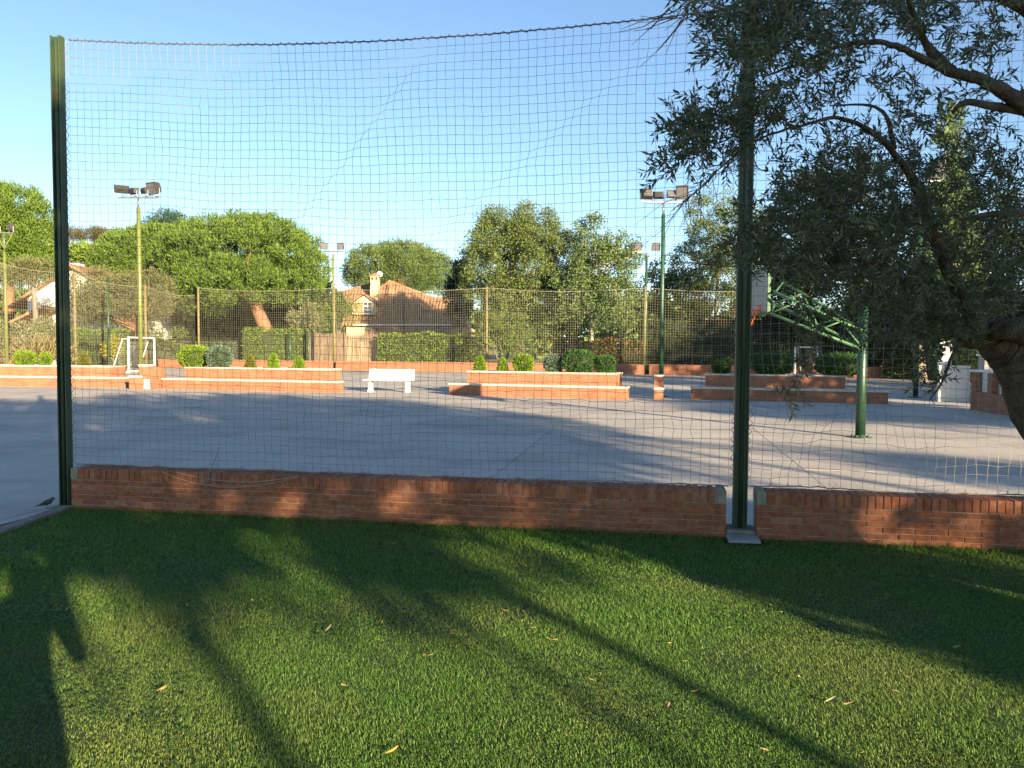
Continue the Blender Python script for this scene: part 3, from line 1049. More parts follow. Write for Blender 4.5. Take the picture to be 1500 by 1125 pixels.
mast(gnd(945, 547.5), 7.3, .085, 1.15, [(-.55, .45, .46, .1, .3), (.55, .48, .48, -.1, .3)], 'far mast with two floodlights before the poplar tree', M['pole_dark'], .2)
mast(at(9, 475, 41) * Vector((1, 1, 0)) if False else Vector((at(9, 475, 40).x, 40, 0)), 7.05, .075, 1.0, [(.36, .38, .36, -.6, .35), (-.42, .38, .36, .5, .3)], 'mast at the far left edge before the big pine', M['pole_sunlit'], .9, True)
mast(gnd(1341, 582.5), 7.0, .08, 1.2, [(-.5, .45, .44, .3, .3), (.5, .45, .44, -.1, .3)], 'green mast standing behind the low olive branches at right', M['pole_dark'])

# ------------------------------------------------------------------ basketball hoop
hp = gnd(1260, 641)
t = thing('basketball_hoop', hp, 0, 'green basketball hoop with truss arm behind the olive leaves', 'basketball hoop')
m = MB(); m.tube([(0, 0, 0), (0, 0, 1.0), (0, 0, 2.35)], .085, 16); m.build('pole', M['hoop_pole'], t, True)
m = MB(); m.lathe([(.19, 0), (.19, .018), (.10, .022), (.085, .05)], 16); m.build('base_flange', M['pole_dark'], t)
m = MB()
for k in range(8):
    a = k * PI / 4
    m.lathe([(.016, .016), (.016, .05)], 6, (math.cos(a) * .15, math.sin(a) * .15, 0))
m.build('bolt', M['rope_dark'], t)
Yb = 15.6
bq = at(1127, 428, Yb)
bo = bq - hp
# arm: two top chords, two bottom chords, zigzag between
e_top = [at(1145, 412, Yb) - hp, at(1133, 427, Yb - .7) - hp]
e_bot = [at(1132, 444, Yb) - hp, at(1128, 459, Yb - .7) - hp]
s_top = [Vector((.06, .06, 1.93)), Vector((-.02, -.09, 1.90))]
s_bot = [Vector((.06, .06, 1.62)), Vector((-.02, -.09, 1.58))]
for k in range(2):
    m = MB(); m.tube([e_top[k], s_top[k]], .028, 8); m.build('top_chord', M['hoop_green'], t, True)
    m = MB(); m.tube([e_bot[k], s_bot[k]], .028, 8); m.build('bottom_chord', M['hoop_green'], t, True)
    fr = [0, .27, .5, .75, 1.0]
    for i in range(4):
        m = MB()
        A_ = e_bot[k].lerp(s_bot[k], fr[i]) if i % 2 == 0 else e_top[k].lerp(s_top[k], fr[i])
        B_ = e_top[k].lerp(s_top[k], fr[i + 1]) if i % 2 == 0 else e_bot[k].lerp(s_bot[k], fr[i + 1])
        m.tube([A_, B_], .018, 6)
        m.build('lattice_bar', M['hoop_green'], t, True)
m = MB()
for f_ in (.02, .5):
    m.tube([e_top[0].lerp(s_top[0], f_), e_top[1].lerp(s_top[1], f_)], .018, 6)
    m.tube([e_bot[0].lerp(s_bot[0], f_), e_bot[1].lerp(s_bot[1], f_)], .018, 6)
m.build('cross_tie', M['hoop_green'], t)
# board: 1.1 x 0.8, seen nearly edge on
b0, b1 = at(1126, 428, Yb - .45) - hp, at(1102, 428, Yb + .75) - hp
bdir = (b1 - b0); bdir.z = 0
bl = bdir.length
ba_ = math.atan2(bdir.y, bdir.x)
rot = Matrix.Rotation(ba_, 3, 'Z')
bc_ = (b0 + b1) / 2
m = MB(); m.box(bc_, (bl, .03, .80), rot); m.build('backboard', M['board'], t, bevel=.004)
m = MB()
for (cx, cz, sx, sz) in ((0, .42, bl + .06, .05), (0, -.42, bl + .06, .05), (bl / 2 + .015, 0, .05, .80), (-bl / 2 - .015, 0, .05, .80)):
    m.box(bc_ + rot @ Vector((cx, 0, cz)), (sx, .055, sz), rot)
m.build('board_frame', M['hoop_green'], t)
# ring on the face away from the arm
nrm = rot @ Vector((0, 1, 0))
if nrm.x > 0: nrm = -nrm
rc = bc_ + nrm * .27 + Vector((0, 0, -.36))
m = MB()
m.tube([rc + Vector((math.cos(a) * .225, math.sin(a) * .225, 0)) for a in [2 * PI * k / 24 for k in range(25)]], .016, 6, False)
m.tube([rc + Vector((.0, 0, 0)) - nrm * .21, bc_ + Vector((0, 0, -.36))], .02, 6)
m.box(bc_ + nrm * .022 + Vector((0, 0, -.33)), (.20, .02, .14), rot)
m.build('ring', M['orange'], t, True)
A, B = [], []
for k in range(12):
    a, a2 = 2 * PI * k / 12, 2 * PI * (k + .5) / 12
    for (r0, r1, z0, z1, q0, q1) in ((.225, .17, 0, -.14, a, a2), (.225, .17, 0, -.14, a, 2 * a - a2), (.17, .13, -.14, -.30, a2, a), (.17, .13, -.14, -.30, a2, a2 + (a2 - a))):
        A.append(rc + Vector((math.cos(q0) * r0, math.sin(q0) * r0, z0))); B.append(rc + Vector((math.cos(q1) * r1, math.sin(q1) * r1, z1)))
V, Fq = tube_batch(np.array(A), np.array(B), .006)
np_mesh('hoop_net', V, Fq, M['orange'], t)


# ------------------------------------------------------------------ perimeter walls and net fences
FC = Vector((at(287, 540, 56).x, 56, 0))                  # far left corner
FR = Vector((at(1080, 548, 45.6).x, 45.6, 0))
fd = (FR - FC).normalized()
FE = FC + fd * 64


def low_wall(a, b, h, th, label):
    d = b - a
    t = thing('perimeter_wall', a, math.atan2(d.y, d.x), label, 'wall', 'perimeter brick walls')
    m = MB(); m.box((d.length / 2, th / 2, h / 2), (d.length, th, h)); m.build('brickwork', M['far_brick'], t)
    return t


def at_far(px):
    r_ = ray(px, 540)
    den = fd.x * r_.y - fd.y * r_.x
    u = (r_.x * FC.y - r_.y * FC.x) / den
    return FC + fd * u


wl = 0.58
a1, a2 = at_far(943), at_far(951)
low_wall(at_far(232), at_far(485), .60, .3, 'far brick wall left of the slim far mast')
low_wall(at_far(492), a1, .60, .3, 'far brick wall from the slim far mast to the poplar mast')
low_wall(a2, FE, .62, .3, 'far shaded brick wall right of the poplar mast')


def net_fence(a, b, h0, h1, cell, posts, label, mat_post, nsag=0.12):
    d = b - a
    L_ = d.length
    t = thing('net_fence', a, math.atan2(d.y, d.x), label, 'fence', 'tall net fences round the court')
    A, B = [], []
    n = int(L_ / cell)
    for i in range(n + 1):
        x = L_ * i / n
        h = h0 + (h1 - h0) * i / n
        # sag between posts
        k = [p for p in posts if p <= x / L_] or [0]
        k2 = [p for p in posts if p > x / L_] or [1]
        s_ = (x / L_ - k[-1]) / max(1e-3, k2[0] - k[-1])
        h -= nsag * 4 * s_ * (1 - s_) * 2
        w1 = .03 * math.sin(x * 1.7) + .02 * math.sin(x * 4.1)
        A.append((x, 0, .3)); B.append((x + w1, 0, h * .5))
        A.append((x + w1, 0, h * .5)); B.append((x, 0, h))
    nz = int(min(h0, h1) / cell)
    for j in range(nz + 2):
        npt = 60
        pr = None
        for i in range(npt + 1):
            x = L_ * i / npt
            h = h0 + (h1 - h0) * i / npt
            k = [p for p in posts if p <= x / L_] or [0]
            k2 = [p for p in posts if p > x / L_] or [1]
            s_ = (x / L_ - k[-1]) / max(1e-3, k2[0] - k[-1])
            h -= nsag * 4 * s_ * (1 - s_) * 2
            z = .3 + (h - .3) * j / (nz + 1)
            q = (x, 0, z)
            if pr: A.append(pr); B.append(q)
            pr = q
    V, Fq = tube_batch(np.array(A, float), np.array(B, float), .0042)
    np_mesh('netting', V, Fq, M['fence_cord'], t)
    for p in posts:
        x = L_ * p
        h = h0 + (h1 - h0) * p
        m = MB(); m.tube([(x, .07, 0), (x, .07, h + .06)], .075, 8); m.build('fence_post', mat_post, t, True)
    # top cable
    m = MB()
    pts = []
    for i in range(60):
        x = L_ * i / 59
        h = h0 + (h1 - h0) * i / 59
        k = [p for p in posts if p <= x / L_] or [0]
        k2 = [p for p in posts if p > x / L_] or [1]
        s_ = (x / L_ - k[-1]) / max(1e-3, k2[0] - k[-1])
        pts.append((x, 0, h - nsag * 8 * s_ * (1 - s_)))
    m.tube(pts, .013, 4)
    m.build('top_cable', M['fence_cord'], t)
    return t


Lfar = (FE - FC).length
pf = lambda px: (at_far(px) - FC).length / Lfar
net_fence(FC + Vector((0, .45, 0)), FE + Vector((0, .45, 0)), 5.6, 4.6, .15, [0.0, pf(487), pf(712), pf(945), pf(1170), .8, 1.0], 'long net fence along the far side of the court', M['fence_post'])
LA = Vector((-25.0, 36.0, 0))
LB = FC + Vector((-.2, .45, 0))
net_fence(LA, LB, 5.75, 5.1, .15, [.05, .40, .72], 'net fence along the left side of the court', M['fence_post'])
# dark steel posts of the garden fence behind
for (px, Y, h) in ((160, 50, 5.6), (452, 58, 2.6), (617, 56, 2.6), (425, 58, 2.6)):
    p = at(px, 540, Y)
    m = MB(); m.tube([(0, 0, 0), (0, 0, h)], .07, 8)
    m.tube([(0, 0, h), (0, 0, h + .03)], .085, 8)
    o = m.build('steel_post', M['pole_dark'], None, True, loc=(p.x, Y, 0))
    tag(o, {160: 'dark steel post against the hedge left of the goal', 452: 'dark post against the hedge right of the leaning pine trunk', 617: 'dark post splitting the bright hedge below the roof', 425: 'dark post close behind the leaning pine trunk'}[px], 'post', 'dark garden fence posts')
# brushwood screen
ba, bb = at(452, 530, 59), at(556, 530, 57)
d = bb - ba
t = thing('brushwood_screen', Vector((ba.x, ba.y, 0)), math.atan2(d.y, d.x), 'brown brushwood screen left of the bright hedge', 'screen')
Lb = math.hypot(d.x, d.y)
n = 420
m = MB()
for i in range(n):
    x = Lb * i / n + R.uniform(-.01, .01)
    h = 2.45 + R.uniform(-.15, .12) + .08 * math.sin(x * 3)
    y = R.uniform(-.03, .03)
    m.tube([(x, y, 0), (x + R.uniform(-.04, .04), y + R.uniform(-.03, .03), h)], R.uniform(.008, .018), 3, False)
o = m.build('brushwood', M['reed'], t)
o['kind'] = 'stuff'
for (x0, w_) in ((1.0, 2.4), (3.4, 1.7)):
    pass

# ------------------------------------------------------------------ foliage builders


def crown_pts(lobes, nclump, nleaf, cr, zmin=-1.0, inner=.22, up=.35, out_w=1.0, jitter=.7):
    area = np.array([(l[1][0] * l[1][1] + l[1][0] * l[1][2] + l[1][1] * l[1][2]) for l in lobes])
    share = area / area.sum()
    Ps, Ds = [], []
    for (c, r), s in zip(lobes, share):
        k = max(3, int(nclump * s))
        d = rdirs(k * 3)
        d = d[d[:, 2] > zmin][:k]
        k = len(d)
        q = rng.uniform(.80, 1.0, k)
        ins = rng.random(k) < inner
        q[ins] = rng.uniform(.35, .8, ins.sum())
        cen = np.array(c) + d * np.array(r) * q[:, None]
        rad = rng.uniform(cr[0], cr[1], k)
        nl = nleaf
        dd = rdirs(k * nl)
        qq = rng.random(k * nl) ** (1 / 2.2)
        P = np.repeat(cen, nl, 0) + dd * (np.repeat(rad, nl) * qq)[:, None]
        D = dd * out_w + np.repeat(d, nl, 0) * .5 + np.array([0, 0, up]) + rng.normal(size=dd.shape) * jitter
        Ps.append(P); Ds.append(D)
    return np.concatenate(Ps), np.concatenate(Ds)


def limb(m, a, b, r0, r1, wob=.08, n=6, seg=7):
    a, b = Vector(a), Vector(b)
    L_ = (b - a).length
    pts, rad = [], []
    ph = [R.uniform(0, 6) for _ in range(2)]
    for i in range(n + 1):
        s_ = i / n
        p = a.lerp(b, s_) + Vector((math.sin(s_ * 5 + ph[0]), math.sin(s_ * 4 + ph[1]), 0)) * wob * L_ * s_ * (1 - s_)
        pts.append(p); rad.append(r0 + (r1 - r0) * s_)
    m.tube(pts, rad, seg)


def tree(name, Y, base_px, lobes_px, mat, bark, label, cat='tree', group=None, trunk=(.2, .1), trunk_top=None, nclump=200, nleaf=60, cr=(.4, .8), L=(.16, .26), W=(.07, .12),
         zmin=-1., inner=.22, up=.35, depth=None, trunk_pts=None, ground=0.0, limbs=5, jitter=.7, crown_part='crown', limb_reach=.7):
    base = Vector((at(base_px, 540, Y).x, Y, ground))
    t = thing(name, base, 0, label, cat, group)
    lobes = []
    for l in lobes_px:
        cx, cy, rx, ry = l[:4]
        c = at(cx, cy, Y + (l[4] if len(l) > 4 else 0))
        k = c.y / F
        ry_ = ry * k
        rx_ = rx * k
        lobes.append(((c.x - base.x, c.y - base.y, c.z - base.z), (rx_, (depth or rx_), ry_)))
    P, D = crown_pts(lobes, nclump, nleaf, cr, zmin, inner, up, jitter=jitter)
    n = len(P)
    leaves(crown_part, P, D, rng.uniform(L[0], L[1], n), rng.uniform(W[0], W[1], n), mat, t)
    m = MB()
    cz = lobes[0][0]
    tp = Vector(trunk_top) if trunk_top else Vector((cz[0], cz[1], cz[2] - lobes[0][1][2] * .35))
    if trunk_pts:
        pts = [at(x, y, Y) - base for x, y in trunk_pts]
        pts[0].z = -.1
        nn = len(pts)
        m.tube(pts, [trunk[0] + (trunk[1] - trunk[0]) * i / (nn - 1) for i in range(nn)], 9)
        tp = pts[-1]
    else:
        limb(m, (0, 0, -.1), tp, trunk[0], trunk[1], .05, 7, 9)
    for (c, r) in lobes:
        for q in range(limbs):
            dd = rdirs(1)[0]
            e = Vector(c) + Vector((dd[0] * r[0] * limb_reach, dd[1] * r[1] * limb_reach, abs(dd[2]) * r[2] * limb_reach * .6))
            limb(m, tp * R.uniform(.75, 1.0), e, trunk[1] * .6, .02, .12, 5, 5)
    m.build('trunk', bark, t, True)
    return t


def hedge(a, b, h, th, mat, label, name='hedge', L=(.10, .17), W=(.06, .10), dens=170, wav=.08, cat='hedge', group='hedges behind the far fence'):
    d = b - a
    Lh = math.hypot(d.x, d.y)
    t = thing(name, Vector((a.x, a.y, 0)), math.atan2(d.y, d.x), label, cat, group)
    nf = int(Lh * h * dens)
    nt_ = int(Lh * th * dens)
    x = rng.uniform(0, Lh, nf + nt_)
    z = rng.uniform(0, h, nf + nt_)
    y = rng.uniform(-.02, .12, nf + nt_)
    z[nf:] = h - rng.uniform(-.06, .1, nt_)
    y[nf:] = rng.uniform(0, th, nt_)
    bump = wav * (np.sin(x * 2.1) + np.sin(x * 5.3 + 1) * .5 + np.sin(z * 4.3 + x * 1.3) * .6)
    y -= bump * .9
    z[nf:] += bump[nf:]
    n = nf + nt_
    D = np.stack([rng.normal(size=n) * .7, -1 + rng.normal(size=n) * .5, rng.normal(size=n) * .6 + .1], 1)
    D[nf:, 2] += 1.0
    leaves('foliage', np.stack([x, y, z], 1), D, rng.uniform(L[0], L[1], n), rng.uniform(W[0], W[1], n), mat, t)
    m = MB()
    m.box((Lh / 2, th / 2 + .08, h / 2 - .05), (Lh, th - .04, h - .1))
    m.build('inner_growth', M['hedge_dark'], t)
    return t


# ---- hedges and shrubs behind the fence
g = lambda px, Y: Vector((at(px, 540, Y).x, Y, 0))
hedge(g(355, 58.5), g(458, 59), 2.75, .8, M['hedge'], 'bright green hedge crossed by the leaning pine trunk')
hedge(g(553, 56), g(698, 54), 2.38, .9, M['hedge'], 'bright green leafy hedge below the tiled roof')
hedge(g(96, 52), g(192, 55), 2.5, 1.0, M['hedge'], 'clipped green hedge behind the left goal')
hedge(g(170, 72), g(500, 72), 6.3, 1.0, M['hedge_dark'], 'tall dark hedge backdrop added for the shade beneath the umbrella pine', L=(.2, .34), W=(.12, .2), dens=60)  # dark backdrop added to stand in for the deep shade under the pine
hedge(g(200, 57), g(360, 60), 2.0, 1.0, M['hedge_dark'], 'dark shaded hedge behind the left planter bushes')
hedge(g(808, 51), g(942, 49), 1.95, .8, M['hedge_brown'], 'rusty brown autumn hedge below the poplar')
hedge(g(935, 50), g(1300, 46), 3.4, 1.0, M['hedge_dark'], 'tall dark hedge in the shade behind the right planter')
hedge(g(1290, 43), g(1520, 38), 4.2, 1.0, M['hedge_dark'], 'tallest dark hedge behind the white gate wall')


def shrub(px, py, Y, rx, ry, mat, label, name='shrub', nclump=30, nleaf=50, cr=(.25, .5), L=(.12, .22), W=(.04, .07), up=.5, cat='shrub', group=None):
    c = at(px, py, Y)
    k = Y / F
    base = Vector((c.x, Y, 0))
    t = thing(name, base, 0, label, cat, group)
    P, D = crown_pts([((0, 0, c.z), (rx * k, rx * k * .8, ry * k))], nclump, nleaf, cr, -.6, .3, up)
    n = len(P)
    ok = P[:, 2] > 0.02
    P, D = P[ok], D[ok]
    n = len(P)
    leaves('foliage', P, D, rng.uniform(L[0], L[1], n), rng.uniform(W[0], W[1], n), mat, t)
    m = MB()
    for q in range(5):
        limb(m, (R.uniform(-.2, .2), R.uniform(-.2, .2), 0), (R.uniform(-.6, .6) * rx * k, R.uniform(-.3, .3) * rx * k, c.z + R.uniform(-.2, .5) * ry * k), .04, .012, .1, 4, 5)
    m.build('stems', M['bark'], t)
    return t


shrub(22, 505, 44, 42, 30, M['grey_shrub'], 'grey green shrub behind the left net fence', nclump=70)
shrub(66, 492, 47, 22, 24, M['grey_shrub'], 'taller grey green shrub by the white house wall', nclump=60)
shrub(55, 520, 42.5, 40, 14, M['dry_grass'], 'clump of dry straw coloured grass behind the leftmost bushes', 'ornamental_grass', 40, 40, (.2, .4), (.4, .7), (.012, .02), 1.6, 'grass clump')
shrub(163, 508, 51.0, 9, 18, M['yellow_shrub'], 'golden yellow shrub left of the goal post', nclump=18)
shrub(445, 470, 60.5, 22, 28, M['grey_shrub'], 'brownish grey shrub left of the brushwood screen', nclump=50)
shrub(497, 460, 62, 30, 36, M['decid'], 'green bush before the left part of the tiled house', nclump=60)
shrub(740, 498, 52, 48, 40, M['decid'], 'tangled green bush below the dense broad tree', nclump=90)
shrub(235, 500, 58, 40, 22, M['decid'], 'shaded green bush behind the left goal', nclump=50)

# ---- trees
PINE = dict(nleaf=110, L=(.18, .30), W=(.05, .08), up=1.2, jitter=.40, inner=.30, limb_reach=.35)
tree('stone_pine', 64, 407, [(352, 372, 112, 54), (285, 375, 56, 48, -1), (428, 390, 52, 50, 1), (340, 415, 95, 38, -1), (380, 345, 66, 28, 1), (425, 420, 45, 28), (300, 438, 60, 22)], M['pine'], M['pine_bark'],
     'big umbrella pine with leaning reddish trunk', group='stone pines behind the court', trunk=(.62, .42), trunk_pts=[(409, 528), (397, 500), (386, 475), (374, 448), (366, 420)], nclump=1200, cr=(.36, .64), zmin=-.9, **PINE)
tree('stone_pine', 68, 225, [(195, 372, 50, 36), (240, 385, 44, 42, 1), (168, 378, 32, 26, -1), (225, 355, 36, 24), (215, 400, 50, 22)], M['pine'], M['pine_bark'], 'lower bright pine joined to the left of the umbrella pine',
     group='stone pines behind the court', trunk=(.4, .25), nclump=640, cr=(.34, .60), zmin=-.9, **PINE)
tree('cedar_tree', 82, 245, [(245, 332, 30, 20), (245, 355, 42, 30), (225, 345, 22, 20)], M['cedar'], M['bark'], 'dark pointed conifer rising behind the bright pines', trunk=(.4, .2), nclump=160, cr=(.5, .9), **PINE)
tree('stone_pine', 62, 15, [(12, 325, 58, 55), (35, 360, 42, 40), (-25, 345, 60, 60), (55, 392, 40, 24)], M['pine'], M['pine_bark'], 'tall pine at the left edge of the picture', group='stone pines behind the court',
     trunk=(.5, .3), nclump=640, cr=(.35, .65), zmin=-.8, **PINE)
tree('stone_pine', 130, 100, [(100, 347, 24, 13), (84, 345, 20, 11)], M['pine_brown'], M['pine_bark'], 'brownish distant pine just right of the left post', group='distant pines', trunk=(.4, .25), nclump=90, cr=(.6, 1.1), zmin=-.2, **PINE)
tree('stone_pine', 132, 143, [(143, 347, 21, 10), (150, 352, 14, 8)], M['pine_brown'], M['pine_bark'], 'brownish distant pine beside the white mast', group='distant pines', trunk=(.4, .25), nclump=80, cr=(.6, 1.1), zmin=-.2, **PINE)
tree('leafy_tree', 95, 110, [(115, 378, 30, 18), (85, 380, 24, 16)], M['hedge'], M['bark'], 'rounded light green tree behind the white house', trunk=(.3, .2), nclump=120, cr=(.5, .9), L=(.3, .5), W=(.15, .25))
tree('stone_pine', 92, 590, [(585, 398, 72, 42), (545, 395, 40, 38), (630, 405, 40, 38), (590, 378, 40, 24)], M['pine_far'], M['pine_bark'], 'rounded pine rising behind the tiled roof', group='stone pines behind the court',
     trunk=(.5, .3), nclump=620, cr=(.5, .9), zmin=-.8, **PINE)
tree('pale_tree', 55, 203, [(200, 440, 52, 34), (160, 442, 48, 38), (130, 425, 34, 34), (120, 460, 30, 30), (215, 425, 36, 26)], M['oleaster'], M['pine_bark'], 'pale olive green tree behind the left goal and fence',
     trunk=(.28, .16), trunk_pts=[(206, 530), (203, 500), (200, 468)], nclump=380, nleaf=90, cr=(.35, .7), L=(.14, .24), W=(.03, .05), up=.5, limbs=3)
tree('pale_tree', 52, 50, [(50, 398, 26, 14), (18, 405, 26, 16)], M['oleaster'], M['bark'], 'pale leafy tree left of the green post behind the fence', trunk=(.2, .12), nclump=80, cr=(.3, .6), L=(.2, .34), W=(.03, .06), up=.5)
tree('elm_tree', 57, 765, [(745, 385, 70, 72), (795, 395, 68, 68), (735, 345, 42, 42), (705, 400, 30, 52), (770, 335, 50, 34), (830, 400, 40, 60), (768, 460, 70, 48)], M['decid'], M['bark'],
     'dense broad leafy tree in the middle of the view', trunk=(.4, .25), nclump=820, nleaf=95, cr=(.30, .70), L=(.13, .22), W=(.055, .095), up=-.1, inner=.15)
tree('poplar_tree', 54, 868, [(868, 350, 28, 38), (875, 405, 46, 48), (905, 380, 28, 42), (850, 430, 44, 44), (895, 450, 46, 42), (930, 372, 16, 22)], M['poplar'], M['pale_bark'],
     'light airy poplar with pale trunk right of the dense tree', trunk=(.15, .05), trunk_pts=[(868, 520), (867, 490), (866, 455), (868, 420), (870, 370)], nclump=430, nleaf=58, cr=(.25, .55), L=(.11, .19), W=(.08, .13), inner=.35, up=0, limbs=7)
tree('cypress_tree', 66, 676, [(676, 415, 12, 34), (672, 440, 16, 34)], M['cedar'], M['bark'], 'dark slim cypress left of the dense broad tree', trunk=(.2, .1), nclump=90, cr=(.3, .6), L=(.3, .5), W=(.08, .12), up=1.6)
tree('elm_tree', 58, 1045, [(1052, 340, 50, 58), (1030, 375, 42, 50), (1085, 350, 42, 60), (1005, 395, 26, 30), (1060, 410, 60, 50), (1050, 455, 60, 40)], M['decid'], M['bark'], 'green and golden tree seen left of the dark post', trunk=(.14, .1),
     nclump=420, nleaf=80, cr=(.3, .6), L=(.12, .21), W=(.05, .09), up=.1)
tree('leafy_tree', 60, 980, [(975, 400, 24, 26), (960, 430, 30, 28), (1000, 440, 40, 40)], M['decid'], M['bark'], 'small green tree behind the right four lamp mast', trunk=(.2, .12), nclump=120, cr=(.3, .6))
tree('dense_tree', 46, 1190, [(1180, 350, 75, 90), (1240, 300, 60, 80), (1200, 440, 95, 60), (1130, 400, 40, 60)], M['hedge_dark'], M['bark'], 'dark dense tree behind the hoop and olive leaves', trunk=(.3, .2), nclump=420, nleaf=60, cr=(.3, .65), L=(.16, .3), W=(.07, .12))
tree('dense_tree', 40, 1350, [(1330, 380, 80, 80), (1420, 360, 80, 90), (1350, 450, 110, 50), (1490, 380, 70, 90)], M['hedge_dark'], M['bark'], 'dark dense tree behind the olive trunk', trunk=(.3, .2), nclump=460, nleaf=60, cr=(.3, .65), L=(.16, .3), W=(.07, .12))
tree('cypress_tree', 30, 1392, [(1392, 230, 16, 70), (1395, 310, 26, 80), (1400, 400, 34, 80), (1398, 495, 34, 70)], M['poplar'], M['bark'], 'light yellow green cypress showing behind the olive branches', trunk=(.2, .1), nclump=200, nleaf=60, cr=(.2, .4), L=(.2, .34), W=(.04, .07), up=1.2)


# the wood beyond the gardens, one mass
P, D = crown_pts([((x, 118 + 14 * math.sin(x * .3), 3.2 + 1.6 * math.sin(x * .9) + .8 * math.sin(x * 2.3)), (7, 5, 4.2)) for x in range(-110, 100, 6)], 1500, 40, (.9, 1.8), -.5, .2, .3)
n = len(P)
tag(leaves('far_wood', P, D, rng.uniform(.7, 1.3, n), rng.uniform(.4, .7, n), M['pine_far'], None), 'far wood of mixed green trees beyond the gardens', 'wood', kind='stuff')


# ------------------------------------------------------------------ tiled house
def house():
    Y0, Y1, Y2 = 72.0, 77.5, 84.0
    base = Vector((at(590, 500, Y0).x, Y0, 0))
    t = thing('tiled_house', base, 0, 'house with wide brown tiled roof and small dormer window', 'house')
    xs = np.linspace(498, 692, 420)
    tops = np.interp(xs, [498, 537, 546, 563, 570, 603, 635, 655, 672, 692], [429, 418, 421, 420, 412, 425, 437, 438, 455, 478])
    rows = 14
    V, Fq = [], []
    for i, px in enumerate(xs):
        b_ = at(px, 477, Y0)
        tp = at(px, min(tops[i], 476), Y1 if tops[i] < 470 else Y0 + .4)
        for j in range(rows + 1):
            s_ = j / rows
            p = b_.lerp(tp, s_)
            c = .07 * math.sin(p.x * 2 * PI / .30)
            st = .03 * (1 - (s_ * rows * 1.5) % 1)
            p = p + Vector((0, -.6, .8)) * (c + st)
            V.append(p - base)
    for i in range(len(xs) - 1):
        for j in range(rows):
            a = i * (rows + 1) + j
            Fq.append((a, a + rows + 1, a + rows + 2, a + 1))
    m = MB(); m.add(V, Fq)
    roof = m.build('roof', M['roof_tile'], t, True)
    # back slope and ridge tiles
    m = MB()
    rid = [at(px, tops[i], Y1) - base for i, px in enumerate(xs)][::12]
    back = [Vector((p.x, Y2 - Y0, 3.4)) for p in rid]
    m.add(rid + back, [(i, i + 1, len(rid) + i + 1, len(rid) + i) for i in range(len(rid) - 1)])
    m.build('rear_slope', M['roof_tile'], roof)
    m = MB(); m.tube([p + Vector((0, 0, .03)) for p in rid[:-2]], .13, 6); m.build('ridge', M['roof_tile'], roof)
    # walls
    x0, x1 = at(506, 480, Y0).x - base.x, at(688, 480, Y0).x - base.x
    m = MB(); m.box(((x0 + x1) / 2, 6.2, 1.65), (x1 - x0, 11.6, 3.3)); m.build('wall', M['cream_wall'], t)
    # gutter
    ga, gb = at(516, 476, Y0 - .1) - base, at(668, 476, Y0 - .1) - base
    m = MB(); m.tube([ga, gb], .075, 8); m.build('gutter', M['white_paint'], t)
    # lower porch roof
    a_, b_ = at(541, 488, Y0 - 2.2) - base, at(660, 488, Y0 - 2.2) - base
    V, Fq = [], []
    n = 260
    for i in range(n + 1):
        p = a_.lerp(b_, i / n)
        c = .04 * math.sin(p.x * 2 * PI / .24)
        V += [p + Vector((0, 0, c)), Vector((p.x, 0.1, 3.38 + c))]
    for i in range(n): Fq.append((2 * i, 2 * i + 2, 2 * i + 3, 2 * i + 1))
    m = MB(); m.add(V, Fq); m.build('porch_roof', M['roof_tile'], t, True)
    # bright gable end at right
    pts = [at(668, 447, Y0 - .3), at(678, 451, Y0 - .3), at(692, 476, Y0 - .3), at(690, 481, Y0 - .3), at(668, 461, Y0 - .3)]
    m = MB(); q = [p - base for p in pts]; q2 = [p + Vector((0, .5, 0)) for p in q]
    k = len(q)
    m.add(q + q2, [tuple(range(k))[::-1], tuple(range(k, 2 * k))] + [(i, (i + 1) % k, k + (i + 1) % k, k + i) for i in range(k)])
    m.build('gable_wall', M['cream_wall'], t)
    # chimney
    ca, cb = at(543.5, 424, 75.6) - base, at(555.5, 424, 75.6) - base
    cw = cb.x - ca.x
    ctop = (at(550, 405, 75.6) - base).z
    m = MB(); m.box(((ca.x + cb.x) / 2, 75.6 - Y0, (ctop + 5.6) / 2), (cw, .75, ctop - 5.6)); ch = m.build('chimney', M['cream_wall'], t)
    m = MB(); m.box(((ca.x + cb.x) / 2, 75.6 - Y0, ctop + .06), (cw + .14, .9, .12)); m.box(((ca.x + cb.x) / 2, 75.6 - Y0, ctop + .2), (cw * .9, .7, .16), None, .5); m.build('chimney_cap', M['roof_tile'], ch)
    m = MB()
    for s in (-1, 1): m.box(((ca.x + cb.x) / 2 + s * .19, 75.6 - Y0 - .38, ctop - .22), (.2, .03, .26))
    m.build('smoke_vent', M['glass'], ch)
    # aerial and dish
    m = MB(); m.tube([Vector((cb.x - .05, 3.7, ctop - .8)), Vector((cb.x - .05, 3.7, ctop + 1.7))], .02, 5)
    m.tube([Vector((cb.x - .7, 3.7, ctop + 1.5)), Vector((cb.x + .2, 3.7, ctop + 1.55))], .014, 4)
    for q in range(5): m.tube([Vector((cb.x - .6 + q * .18, 3.5, ctop + 1.5)), Vector((cb.x - .6 + q * .18, 3.9, ctop + 1.5))], .01, 3)
    m.build('aerial', M['galv'], t)
    m = MB(); m.tube([Vector((cb.x + .05, 3.5, ctop + .22)), Vector((cb.x + .02, 3.58, ctop + .2)), Vector((cb.x, 3.64, ctop + .18))], [.30, .2, .03], 14); m.build('satellite_dish', M['white_paint'], t, True)
    # dormer
    Yd = 73.0
    d0, d1 = at(514.5, 461, Yd) - base, at(552, 461, Yd) - base
    ze = (at(530, 445, Yd) - base).z
    zp = (at(531, 431, Yd) - base).z
    xm = (d0.x + d1.x) / 2
